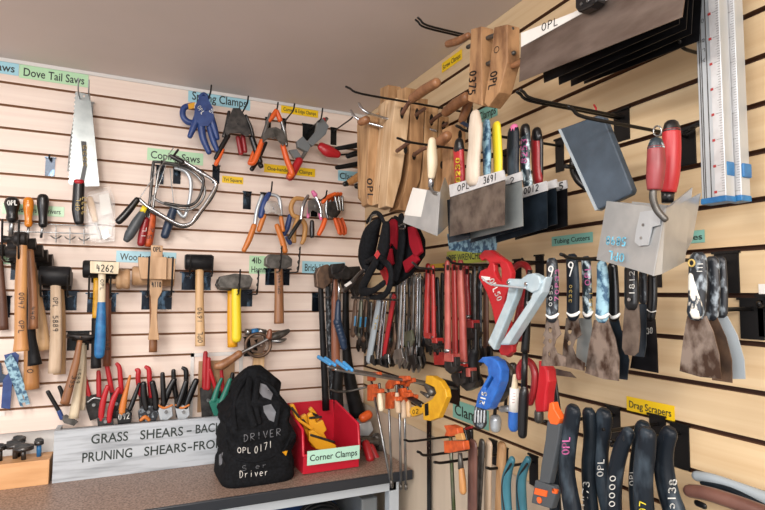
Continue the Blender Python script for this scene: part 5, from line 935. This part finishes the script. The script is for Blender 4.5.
pipew(.16, 'saturated red pipe wrench in the middle of the red group', 454, 262, 455.5, 366, 3, 'red_paint', scale=1)
pipew(.15, 'pipe wrench with faded salmon handle and the lowest jaw', 460.5, 262, 464, 370, 3.8, 'red_pink', scale=1.05, jm='steel_dark')
pipew(.11, 'dark red pipe wrench with short collar right of the faded one', 466.5, 266, 468, 322, 3.2, 'red_dark', scale=.9)
bar(.10, 'red painted adjustable wrench with a dark square head marked 0P', [(437, 280, 2.4), (438, 310, 2.6), (438.5, 352, 3)], 'black_metal', [(433, 352), (444, 352), (444, 365), (434, 365)], 'red_paint', grp='red pipe wrenches', extra=[('band', 'red_plastic', [('t', [(434, 306, .01, 3), (434, 311, .01, 3)], {'cap': 'f'})])])
for i, (x, y0, y1, r, m, lb) in enumerate(((474, 268, 355, 2.6, 'steel_dark', 'dark steel bar wrench left of the red jawed cutter'), (480, 268, 352, 2.4, 'black_worn', 'black pipe handle behind the red jawed cutter'), (486, 270, 350, 3, 'wood_dark', 'brown grip behind the red jawed cutter'))):
    bar(.1-.02*i, lb, [(x, y0, r*.8), (x, (y0+y1)/2, r), (x, y1, r)], m, [(x-4, y1-4), (x+4, y1-4), (x+5, y1+6), (x+1, y1+12), (x-5, y1+6)], 'iron')
item('R', .13, 'pipe_cutter', 'dark tubing tool with black round knobs left of the blue cutter', 'cutter', (475, 350), [('knob', 'black_rubber', [('t', [(475, 352, 0, 5), (473, 362, 0, 6.4), (474, 374, 0, 6.4), (479, 382, 0, 5)], {})]), ('stem', 'black_metal', [('t', [(476, 330, 0, 2), (476, 350, 0, 3)], {})])])
hook('R', 447, 270, .175, 'steel grey hook tip over the steel wrench row', kind='steel_dark', up=.014, r=.0032, pm='black_metal')
hook('R', 484, 270, .215, 'steel grey hook tip over the red pipe wrenches', kind='steel_dark', up=.014, r=.0032, pm='black_metal')
hook('R', 518, 266, .20, 'black hook passing through the loop of the red jawed cutter', up=.014, r=.0034, pm='black_metal')
hook('R', 540, 262, .05, 'short black hook plate left of the first scraping knife', up=.006, pm='black_metal')
# --- pvc cutters
item('R', .17, 'pipe_cutter', 'red ratcheting pipe cutter with looped frame lettered in white', 'cutter', (490, 262), [
 ('frame', 'red_plastic', [('p', [(478, 256), (484, 250), (491, 250), (499, 256), (507, 262), (511, 272), (510, 285), (505, 296), (503, 305), (507, 320), (511, 335), (512, 352), (506, 356), (500, 355), (496, 342), (495, 325), (491, 306), (486, 292), (481, 283), (478, 277), (480, 271), (487, 268), (489, 263), (485, 259), (481, 261)], -.007, .014, [[(493.5, 264), (499, 263.5), (501, 270), (501, 282), (496.5, 277), (494, 271)]])],
   {'bev': .003, 'sub': [('lettering', 'white_ink', [('s', 'OPL50', (489, 280), (498, 302), (4.4, -2.6), .0075, .14)])]}),
 ('trigger', 'white_plastic', [('p', [(481, 276), (489, 277), (489, 280), (483, 281)], .007, .003)])])
item('R', .10, 'pipe_cutter', 'darker red pipe cutter behind the lettered one', 'cutter', (520, 268), [('frame', 'red_dark', [('t', [(512, 270, 0, 3), (520, 264, 0, 3.4), (528, 268, 0, 3.4), (529, 280, 0, 3), (524, 295, 0, 4), (519, 320, 0, 5), (514, 340, 0, 5), (509, 352, 0, 5)], {'fl': .8})]), ('lever', 'red_dark', [('t', [(524, 310, .01, 3.4), (525, 330, .01, 4), (520, 338, .01, 4)], {})])])
item('R', .215, 'pop_riveter', 'pale blue grey metal hand tool with two straight legs hanging open', 'tool', (528, 282), [
 ('leg', 'pale_tool', [('p', [(509, 284), (518, 287), (516, 295), (493.5, 350.5), (487.5, 343), (506, 300)], -.012, .016)], {'bev': .003}), ('leg', 'pale_tool', [('p', [(546, 276), (542, 292), (508.5, 345), (499, 345), (530, 299), (535, 285)], -.008, .018)], {'bev': .003}),
 ('head', 'pale_tool', [('p', [(506, 281), (508, 278.5), (520, 279), (526, 274.5), (533, 273), (539, 276), (541, 283), (538, 290), (531, 293), (524, 289), (508, 287)], -.002, .016)], {'bev': .003}), ('pivot', 'chrome', [('o', 526.5, 284, .014, .017, 2)]), ('pivot', 'chrome', [('o', 508.8, 282.5, .014, .017, 2)]),
 ('wire_link', 'alu', [('t', [(482, 278, .02, .9), (490, 284, .02, 1), (505, 286, .02, 1.1), (525, 288, .02, 1)], {})])])
item('R', .19, 'flare_nut_wrench', 'long black tubular wrench hanging in front of the red tube cutter', 'wrench', (527, 296), [('tube', 'black_metal', [('t', [(530, 270, 0, 2.6), (527.5, 300, 0, 3.2), (526.5, 330, 0, 4), (525, 352, 0, 4.2)], {'cap': 'f'}), ('t', [(525, 352, 0, 3), (524, 392, 0, 3.2)], {'cap': 'f'})]),
 ('grip', 'black_plastic', [('t', [(524.5, 388, 0, 3.4), (524, 394, 0, 4.8), (523, 415, 0, 5), (522.5, 434, 0, 4.6)], {})], {'sub': [('lettering', 'white_ink', [('s', '75', (531, 312), (530, 300), (-3, 0), .012, .14)])]})])
item('R', .17, 'pipe_cutter', 'bright blue tube cutter with knurled black knob', 'cutter', (488, 360), [
 ('frame', 'blue_tool', [('p', [(477, 362), (482, 357), (490, 356.5), (497, 361), (501, 370), (500, 382), (496, 393), (489, 408), (486, 410), (475, 407), (477.5, 394), (483, 384), (488, 375), (487, 367), (483, 363)], -.012, .024, [[(484, 388), (491, 376), (493, 378), (486, 391)]])], {'bev': .003, 'sub': [('lettering', 'white_ink', [('s', '215', (479, 404), (483, 391), (4.4, 1.2), .0125, .18)])]}),
 ('knob', 'black_worn', [('t', [(480.5, 409, 0, 6), (480, 422, 0, 7)], {'cap': 'r'})]), ('rib', 'alu', [('t', [(475.5+k*3, 411, .017, .9), (475+k*3, 422, .018, .9)], {}) for k in range(4)])])
item('R', .13, 'pipe_cutter', 'round grey metal tube cutter behind the blue one with a chrome knob', 'cutter', (500, 372), [
 ('wheel_housing', 'cast_grey', [('t', [(503, 362, 0, 3), (510, 372, 0, 5), (508, 385, 0, 6), (500, 396, 0, 6)], {'fl': .8}), ('t', [(496, 380, 0, 5), (500, 394, 0, 6)], {})]), ('stem', 'black_metal', [('t', [(496, 396, 0, 1.8), (494.5, 418, 0, 1.8)], {})]), ('knob', 'alu', [('t', [(495.5, 420, 0, 6), (495.5, 427, 0, 5.6)], {'cap': 'r', 'n': 12})])])
item('R', .11, 'pipe_cutter', 'small tube cutter with dull steel knob beside the white bottle', 'cutter', (508, 385), [('body', 'steel_dark', [('t', [(513, 366, 0, 4), (513, 380, 0, 5), (508, 390, 0, 4)], {})]), ('stem', 'black_metal', [('t', [(507, 390, 0, 1.6), (505.5, 405, 0, 1.6)], {})]), ('knob', 'alu', [('t', [(502, 409, 0, 3.4), (508, 408.5, 0, 3.4)], {'cap': 'r'})])])
item('R', .15, 'adhesive_bottle', 'white bottle with blue lower half hanging upside down between the cutters', 'bottle', (514, 385), [('label_half', 'white_plastic', [('t', [(514.5, 388, 0, 4.6), (514, 412, 0, 5.4)], {'cap': 'f'})], {'sub': [('lettering', 'red_ink', [('s', '1I1I', (512, 404), (513, 392), (2.5, 0), .0125, .1)])]}), ('base', 'blue_tool', [('t', [(514, 412, 0, 5.5), (513.5, 424, 0, 5.4), (513.5, 427, 0, 5)], {})]), ('spout', 'wood_cream', [('t', [(515, 376, 0, 2.2), (514.5, 388, 0, 3.4)], {})])])
item('R', .16, 'pipe_cutter', 'large glossy red tube cutter at the right of the cutter row', 'cutter', (540, 362), [
 ('frame', 'red_dark', [('t', [(519, 378, 0, 2.6), (519, 368, 0, 3), (524, 361, 0, 3.4), (531, 363, 0, 3.6), (535, 374, 0, 3.8), (534, 390, 0, 3.8), (530, 402, 0, 4)], {'fl': 1})]), ('body', 'red_plastic', [('p', [(538, 360), (543, 363), (547, 370), (548, 382), (546, 394), (545, 412), (535, 412), (534, 402), (537, 385), (538, 372)], -.02, .024)], {'bev': .004}),
 ('knob', 'cast_grey', [('t', [(539, 413, -.008, 4.6), (539, 419, -.008, 4.6)], {'cap': 'r'})])])
bar(.08, 'black tube handle hanging right of the red tube cutter', [(549, 362, 3.4), (553, 380, 3.8), (557, 414, 4.4)], 'black_metal', grp='cutters on the right wall', cat='handle', name='tube_handle')
item('R', .17, 'pipe_cutter', 'yellow pipe cutter with black handle hanging above the low hooks', 'cutter', (430, 378), [
 ('frame', 'yellow_paint', [('p', [(426, 375.5), (432, 376), (440, 381), (445, 389), (446.5, 397), (443, 406), (438, 418), (430, 421), (423, 420), (423, 413), (412, 417), (409, 412), (411, 407), (423, 404), (432, 399), (436, 393), (434, 387), (425, 383)], -.008, .016)], {'bev': .002, 'sub': [('label_plate', 'black_metal', [('p', [(424.5, 404), (428, 403), (428.5, 415), (425, 416)], .008, .001)]), ('lettering', 'marker', [('s', '02', (412, 414), (419, 413), (0, -4), .0085, .14)])]}),
 ('grip', 'black_plastic', [('t', [(409, 397, .004, 2.4), (415, 401, .004, 3), (422, 405, .004, 3)], {})]), ('cutting_wheel', 'cast_grey', [('t', [(428, 386, .0, 4), (432, 392, .0, 4.4)], {}), ('t', [(421, 392, .01, 1.2), (428, 396, .01, 2.4)], {})])])
# --- bar clamps on the long blue tipped hook
hook('R', 452, 387, .385, 'long grey double hook with light blue tips holding the bar clamps', kind='steel', prongs=2, gap=.06, up=.0, r=.005, pm='black_metal', tilt=.2, lin=True)
for k, (x0, y0, x1, y1) in enumerate(((318.5, 357, 330, 364), (337, 361.5, 347, 369))):
    item('R', .40-.01*k, 'rubber_tip', ('left', 'right')[k]+' light blue rubber tip on the long grey hook', 'hook tip', (x0, y0), [(None, 'blue_tip', [('t', [(x0, y0, 0, 2), (x1, y1, 0, 1.8)], {'fl': .8}), ('t', [(x0+7, y0+1.5, -.006, 2), (x1+5, y1+1, -.006, 1.8)], {'fl': .8})])], 'rubber tips of the long hook')
item('B', .2, 'retaining_wire', 'bent steel wire in front of the brick hammer handles', 'wire', (345, 391), [(None, 'cast_grey', [('t', [(331, 389.5, 0, 1), (337, 391.5, 0, 1.1), (350, 391, 0, 1.1), (366, 387, .02, 1.1)], {})])])
def barclamp(D, label, x, y0, x1, y1, hx, hy0, hy1, wm, rot=0):
    item('R', D, 'bar_clamp', label, 'clamp', (x, y0), [
     ('bar', 'steel', [('t', [(x, y0+2, 0, 1.3), (x1, y1, 0, 1.3)], {'sm': 0, 'cap': 'f', 'n': 4})]), ('jaw', 'orange_rust', [('p', [(x-3, y0+4), (x, y0), (x+8, y0), (x+9, y0+4), (x+3, y0+6), (x+2, y0+9), (x-3, y0+9)], -.006, .012)], {'bev': .002}), ('jaw', 'orange_rust', [('p', [(x-3, y0+13), (x+3, y0+12), (x+4, y0+16), (x+10, y0+17), (x+10, y0+21), (x+3, y0+22), (x+2, y0+29), (x-3, y0+29)], -.008, .015)], {'bev': .002}),
     ('screw', 'steel_dark', [('t', [(hx-.6, hy0-9, 0, 1.3), (hx, hy0, 0, 1.4)], {})]), ('handle', wm, [('t', [(hx, hy0, 0, 2), (hx+.6, (hy0+hy1)/2, 0, 2.9), (hx+1.2, hy1, 0, 2.8)], {})]), ('foot', 'cast_grey', [('t', [(x1-.2, y1-6, 0, 1.8), (x1+.2, y1-1, 0, 1.9)], {'cap': 'f', 'n': 6})])], 'orange bar clamps on the long hook')
barclamp(.235, 'leftmost orange bar clamp with slanting bar and short white handle', 370, 372, 391.5, 486, 380, 393, 409, 'wood_cream')
barclamp(.20, 'second orange bar clamp from the left with tan handle', 388, 380, 392, 488, 397, 394, 411, 'wood_pale')
barclamp(.18, 'third orange bar clamp from the left marked 20', 399, 376, 401, 490, 402.5, 395, 416, 'wood_pale')
barclamp(.165, 'orange bar clamp nearest the yellow pipe cutter', 404, 378, 406, 490, 408, 397, 415, 'wood_light')
# --- low hooks and what hangs on them
hook('R', 470, 434, .20, 'upper of three long black hooks under the yellow cutter', up=.006, r=.0032, pm='black_metal')
hook('R', 494, 446, .22, 'middle long black hook with upturned tip near the floor panel', up=.012, r=.0034, pm='black_metal')
hook('R', 505, 453.5, .20, 'lowest of three long black hooks crossing the brown flat file', up=.004, r=.0034, pm='black_metal')
item('R', .16, 'bar_clamp', 'orange bar clamp with varnished wooden handle on the low hooks', 'clamp', (452, 428), [
 ('jaw', 'orange_rust', [('p', [(443.5, 425.5), (450, 425), (457, 428), (458, 435), (451, 436.5), (444, 436), (446, 431)], -.008, .018)], {'bev': .002}), ('jaw', 'orange_rust', [('p', [(443.5, 441), (463, 441), (464, 450), (450, 453), (444, 453)], -.008, .018)], {'bev': .002}),
 ('bar', 'steel_green', [('t', [(450.5, 436, 0, 1.9), (451.5, 460, 0, 2), (456, 560, 0, 2.2)], {'sm': 0, 'cap': 'f', 'n': 4})]), ('ferrule', 'cast_grey', [('t', [(460, 453, 0, 2.2), (461, 469, 0, 3)], {'cap': 'f'})]), ('handle', 'wood_orange', [('t', [(461.5, 470, 0, 3), (462.5, 482, 0, 3.6), (463, 491, 0, 3.6)], {})]), ('pad', 'tan', [('p', [(454, 434), (461, 433), (463, 440), (456, 440)], 0, .01)], {'bev': .002})])
item('R', .12, 'pliers', 'black pliers tops behind the orange clamp on the low hooks', 'pliers', (469, 436), [('handle', 'black_plastic', [('t', [(465, 430, 0, 2.4), (467, 441, 0, 2.8)], {}), ('t', [(471, 431, 0, 2.4), (471, 442, 0, 2.6)], {})]), ('guard', 'red_dark', [('t', [(463, 430, 0, 1.4), (472, 427, 0, 1.4)], {})])])
for i, (pts, m, fl, lb, D) in enumerate((([(473, 446, 4.6), (472.5, 480, 4.8), (472, 560, 5)], 'brown_grip', .3, 'flat brown file hanging under the teal Clamps label', .13), ([(482, 443, 3.2), (481, 460, 3.6), (475, 560, 3)], 'cast_grey', .5, 'grey round topped file right of the flat brown one', .10),
    ([(489, 445, 3.6), (488, 480, 3.6), (487, 570, 3.6)], 'wood_pale', .4, 'pale flat wooden handled rasp in the low row', .08), ([(502, 447, 4.6), (501, 470, 5), (498, 570, 5)], 'wood_clamp', .6, 'thick round wooden rasp handle left of the teal planes', .10))):
    bar(D, lb, pts, m, grp='files and rasps in the low row', cat='file', name='file', fl=fl)
for i, (pts, lb, D) in enumerate((([(512, 460, 3.4), (508, 472, 4.4), (506, 488, 5), (508, 530, 5.4), (511, 550, 4)], 'left of the two teal curved handles', .14), ([(528, 460, 3.6), (523, 472, 4.6), (521, 488, 5.2), (523, 530, 5.6), (526, 552, 4)], 'right of the two teal curved handles', .12))):
    item('R', D, 'hacksaw', lb, 'saw', pts[0][:2], [('handle', 'teal_tool', [('t', [(x, y, 0, r) for x, y, r in pts], {'fl': .7, 'n': 14})], {'sub': [('slot', 'black_plastic', [('t', [(pts[0][0]-1, 464, .006, 1.2), (pts[1][0]-3.4, 476, .006, 1.2), (pts[2][0]-3.6, 490, .008, 1.2), (pts[3][0]-3, 512, .008, 1.2)], {})])]})], 'teal handled saws')
hook('R', 534, 462, .13, 'black hook holding the two teal curved handles', up=.004, r=.0034, pm='black_metal', plate=(.03, .07))
item('R', .0, 'slotted_strip', 'black perforated metal strip standing on the plywood panel', 'strip', (428.5, 440), [(None, 'black_metal', [('p', [(426.7, 404), (430, 405), (430.3, 520), (427, 520)], .004, .004, [[(427.9, y), (429.2, y), (429.2, y+2.4), (427.9, y+2.4)] for y in range(432, 458, 5)])])])
# --- putty and scraping knives
def putty(label, D, handle, hm, blade, bm, collar=True, holes=(), text=None, fl=.55, loop=True, group='putty knives on the right wall', extra=()):
    ps = [('blade', bm, [('p', blade, -.001, .0016, list(holes))]), ('handle', hm, [('t', [(x, y, 0, r) for x, y, r in handle], {'fl': fl, 'n': 14})], {'sub': text or []})]
    x, y, r = handle[-1]
    if collar: ps.append(('collar', 'white_plastic', [('t', [(x-r*.9, y-1, .005, 1.4), (x-r*.3, y+1.6, .007, 1.7), (x+r*.5, y+.4, .007, 1.7), (x+r, y-2, .004, 1.2)], {'fl': .7})]))
    if loop:
        x, y, r = handle[0]; ps.append(('hang_ring', 'white_plastic', [('t', [(x-r*.2+2.2*math.cos(a*math.pi/6), y+5+2.8*math.sin(a*math.pi/6), .008, .7) for a in range(13)]+[(x-r*.4, y+16, .008, .6)], {'n': 6, 'sm': 0})]))
    item('R', D, 'putty_knife', label, 'knife', handle[0][:2], ps+list(extra), group)
H = lambda x, y, rx, ry: [(x+rx*math.cos(a*math.pi/4), y+ry*math.sin(a*math.pi/4)) for a in range(8)]
sc = lambda m, s, p0, p1, up, d=.0115, w_=.12: ('lettering', m, [('s', s, p0, p1, up, d, w_)])
putty('leftmost painters tool with cut out blade and white hanging ring', .19, [(552, 264, 5.6), (552.5, 285, 6), (552, 316, 6)], 'black_worn', [(546, 318), (558, 319), (559, 328), (561, 334), (556, 339), (554, 346), (557, 353), (565.5, 357), (566, 366), (541, 366), (543, 348), (545, 345), (542.5, 343), (545, 338), (543, 335), (545, 330)], 'knife_stain', holes=[H(550, 330, 2, 3), H(550, 341, 1.9, 2.4), H(549, 354, 1, 2.6)],
 text=[sc('pink_ink', '70P33', (558.5, 302), (559, 268), (-3.6, 0)), sc('white_ink', '0053', (549, 307), (549.5, 284), (3, 0))])
putty('second painters tool with notched blade and grey handle', .165, [(572, 260, 5.8), (573, 285, 6.2), (573, 314, 6.2)], 'scraper', [(566, 318), (578, 318), (580, 330), (581, 335), (575, 340), (572.5, 347), (576, 357), (584.5, 363), (584, 371), (562, 366), (563, 345), (565, 330)], 'knife_stain', holes=[H(569.5, 331, 2.2, 3.2), H(569, 343, 1.9, 2.6)], text=[sc('gold_ink', '3330', (569, 303), (569.5, 284), (2.6, 0))])
putty('knife with pink OPL marking between the two painters tools and the blue splattered one', .14, [(586, 261, 4.6), (587, 285, 4.8), (587.5, 314, 4.8)], 'nicked', [(579, 318), (591, 318), (593, 345), (591.5, 366), (575, 366)], 'blade_light', loop=False, text=[sc('pink_ink', 'OPL', (590, 286), (590, 264), (-5, 0)), sc('gold_ink', '2511', (593, 312), (592.5, 282), (-3, 0), .009)])
putty('wide putty knife with blue splattered handle and stained curved blade', .15, [(602, 266, 5), (603, 285, 6), (602, 316, 6.4)], 'blue_worn', [(594, 320), (608, 320), (615, 338), (619, 358), (618.5, 381), (603, 379), (585, 373), (589, 345)], 'knife_stain', loop=False)
putty('black handled knife right of the blue splattered one with narrow blue blade', .125, [(612.5, 268, 5), (613.5, 290, 5.4), (614, 316, 5.4)], 'black_plastic', [(609, 318), (618, 318), (625, 345), (629, 360), (627, 380), (612, 378)], 'blade_blue', loop=False)
putty('narrow putty knife with round cornered bright blade marked 1812', .155, [(631, 270, 6.4), (631.5, 290, 6.8), (631.5, 303, 6.8)], 'black_plastic', [(625, 303), (638.5, 303), (640, 330), (638, 352), (634, 356), (625, 354.5), (622, 348), (623, 325)], 'knife_steel', collar=False, loop=False, text=[sc('white_ink', '1812', (634.5, 296), (634.5, 270), (-5, 0)), ('rivet', 'steel', [('o', 629.5, 299.5, .011, .013, 1.8)])])
putty('slim dark blue knife behind the narrow bright one', .13, [(643, 274, 4), (643, 300, 4)], 'black_worn', [(638, 304), (646, 304), (646, 345), (644, 357), (633, 356)], 'blade_blue', collar=False, loop=False)
putty('dark bladed knife marked 38 at the right of the knife row', .10, [(652, 278, 4.6), (652, 300, 5), (650, 316, 5)], 'black_plastic', [(645, 319), (655, 319), (657, 345), (658, 373), (630, 368), (634, 345)], 'blade_black', collar=False, loop=False, extra=[('lettering', 'white_ink', [('s', '38', (646.5, 334), (653, 333), (0, -5.5), .001, .16)]), ('wire', 'white_plastic', [('t', [(646, 309, .008, .6), (651, 312, .009, .6), (656, 311, .006, .6)], {'n': 6})])])
item('R', .10, 'scraper_blade', 'grey blade end showing below the painters tools', 'blade', (560, 374), [(None, 'knife_steel', [('p', [(548, 367), (570, 372), (576, 378), (547, 374)], 0, .0015)])])
hook('R', 655, 262, .22, 'black hook running behind the white corner trowel through the putty knives', up=.006, pm='black_metal', r=.0032, tilt=.0)
putty('scraper with blue black handle and white paint splash at the right', .16, [(698, 260, 8), (698, 275, 8.6), (697.5, 295, 8), (696, 312, 8.4)], 'black_worn', [(687, 316), (706, 316), (713, 332), (719, 355), (721, 379), (700, 377), (679.5, 371), (683, 340)], 'knife_stain', collar=False, loop=False, text=[('paint_splash', 'nicked_white', [('t', [(692, 276, .005, 3.4), (693, 290, .006, 4.4), (695, 303, .006, 6), (695, 312, .006, 7)], {'fl': .55})]), sc('white_ink', '1I1', (702, 273), (703, 262), (-5, 0)), ('ring', 'gold_ink', [('t', [(691.5+3*math.cos(a*math.pi/6), 263+3.4*math.sin(a*math.pi/6), .013, .9) for a in range(13)], {'n': 6, 'sm': 0})])], group='wide scrapers at the right')
putty('middle scraper with dark brown blade behind the splashed one', .135, [(712, 262, 6), (713, 290, 6.4), (711, 314, 6.6)], 'black_worn', [(705, 318), (717, 318), (726, 338), (731.5, 360), (732, 383), (712, 380), (708, 350)], 'rust_steel', collar=False, loop=False, group='wide scrapers at the right', text=[])
putty('rear scraper with pale blue blade nearest the wall', .11, [(720, 262, 5.6), (721, 290, 6), (721, 312, 6)], 'black_worn', [(715, 316), (727, 316), (737, 335), (744, 360), (745, 379), (728, 379), (722, 350)], 'grey_light', collar=False, loop=False, group='wide scrapers at the right')
hook('R', 727, 262, .17, 'black hook under the Knives label holding three wide scrapers', up=.004, pm='black_metal', plate=(.04, .066))
hook('R', 752, 309, .085, 'black hook bent toward the three wide scrapers', up=.012, r=.0036, pm='black_metal', plate=(.036, .062))
hook('R', 768, 306, .02, 'black hook cut by the right edge', up=.004, pm='black_metal', r=.004)
# --- drag scrapers
def drag(label, D, pts, m, txt=None, ink_='white_ink'):
    xe, ye, re_ = pts[-1]; pts = list(pts)+[(xe+5, ye+40, re_), (xe+6, ye+75, re_*.7)]; bl = ('blade', 'steel_dark', [('p', [(xe-6, ye+82), (xe+22, ye+84), (xe+22, ye+92), (xe-6, ye+90)], -.003, .006)])
    item('R', D, 'drag_scraper', label, 'scraper', pts[0][:2], [('handle', m, [('t', [(x, y, 0, r) for x, y, r in pts], {'fl': .75, 'n': 16})], {'sub': ([('lettering', ink_, txt)] if txt else [])+[('hanging_hole', 'black_plastic', [('t', [(pts[0][0]-pts[0][2]*.5, pts[0][1]+2, pts[0][2]*.0009, 1.6), (pts[0][0]-pts[0][2]*.5, pts[0][1]+6, pts[0][2]*.0009, 1.8)], {'fl': 1.6})])]}), bl], 'drag scrapers')
drag('drag scraper with pink writing and white paint marks', .19, [(573, 412, 7.6), (571, 425, 8), (568, 450, 7.6), (567, 475, 8), (574, 518, 9)], 'scraper', [('s', 'OPL', (562, 455), (563, 436), (7, 0), .0115, .13)], 'pink_ink')
drag('drag scraper marked 1473 behind the pink written one', .145, [(589, 414, 6.4), (590, 440, 6.4), (588, 470, 6.4), (592, 518, 7.4)], 'scraper_dark', [('s', '1473', (580, 508), (584, 480), (6, 1), .0095, .13)])
drag('drag scraper lettered OPL left of the yellow label', .13, [(604, 416, 8), (602, 435, 8.4), (600, 455, 8), (603, 485, 7.6), (610, 518, 7.6)], 'scraper', [('s', 'OPL', (597, 477), (598, 458), (6, 0), .0115, .12)])
drag('drag scraper marked 0000 under the yellow label', .165, [(628, 434, 6.6), (622, 446, 7.4), (617, 465, 7.4), (614, 490, 7.4), (614, 518, 8)], 'scraper', [('s', '0000', (609, 508), (610, 474), (5.6, 0), .0105, .12)])
drag('drag scraper mostly hidden behind the paint speckled one', .12, [(643, 428, 7.6), (640, 445, 7.6), (636, 480, 7), (638, 518, 7)], 'scraper_dark', [('s', 'OPL', (629.5, 486), (630, 468), (5, 0), .0105, .12)])
drag('paint speckled drag scraper with yellow number at its end', .165, [(647, 436, 9), (645, 455, 9.6), (643, 480, 9.2), (645, 518, 9.4)], 'scraper', [('s', '97', (639, 514), (640, 500), (6, 0), .013, .14)], 'yellow_ink')
drag('drag scraper marked 5138 at the right of the group', .12, [(669, 434, 8), (664, 450, 9), (664, 470, 9.4), (669, 495, 10), (676, 518, 11)], 'scraper', [('s', '5138', (667, 510), (670, 478), (7, 0), .0125, .14)])
item('R', .20, 'paint_scraper', 'flat grey scraper with orange ends left of the drag scrapers', 'scraper', (552, 408), [
 ('handle', 'grey_grip', [('p', [(547, 421), (560, 424), (557, 445), (552, 470), (549, 484), (539, 482), (541, 465), (545, 440)], -.008, .014)], {'bev': .002}), ('end_cap', 'orange', [('p', [(549, 403), (552, 402), (554, 409), (560, 419), (557, 425), (550, 424), (547, 417)], -.008, .015)], {'bev': .002}),
 ('head', 'grey_grip', [('p', [(535, 480), (553, 486), (556, 493), (551, 509), (531, 503)], -.008, .014)], {'bev': .002}), ('slot_plate', 'orange', [('p', [(535, 488), (547, 491), (546, 497), (534, 494)], .006, .002)]), ('screw_cap', 'orange', [('o', 540, 500, .006, .009, 3)]), ('side_clip', 'orange', [('p', [(552, 488), (557, 490), (556, 494), (552, 493)], .002, .004)])])
drag('narrow black drag scraper between the orange capped scraper and the pink written one', .15, [(561, 420, 4.6), (559, 450, 5), (555, 480, 5.4), (556, 518, 6)], 'scraper_dark', [('s', '030', (553, 472), (555, 458), (4, 0), .009, .13)])
hook('R', 614, 415, .17, 'black hook holding the left half of the drag scrapers', up=.004, pm='black_metal', plate=(.032, .078), r=.0034)
hook('R', 658, 424, .13, 'black hook behind the paint speckled drag scraper', up=.004, pm='black_metal', plate=(.034, .05), r=.0034)
hook('R', 680, 433, .16, 'black hook plate right of the drag scraper marked 5138', up=.004, pm='black_metal', plate=(.036, .075), r=.0034)
# --- grips at the lower right
item('R', .06, 'hand_tool', 'grey curved grip poking in at the lower right behind the brown one', 'tool', (700, 478), [('handle', 'grey_light', [('t', [(697, 476, 0, 5), (712, 479, 0, 5.4), (735, 486, 0, 5), (775, 503, 0, 8)], {'fl': .9})]), ('inset', 'scraper_dark', [('t', [(702, 483, .008, 2), (730, 490, .008, 3), (770, 510, .008, 4)], {})])])
item('R', .10, 'hand_tool', 'brown rubber grip poking in at the lower right corner', 'tool', (695, 492), [('handle', 'brown_grip', [('t', [(690, 491, 0, 6.4), (705, 493, 0, 7), (725, 499, 0, 7.4), (750, 508, 0, 8), (790, 524, 0, 9)], {})]), ('hole', 'black_plastic', [('t', [(697, 503, -.01, 3), (704, 506, -.01, 3)], {'fl': .5})])])
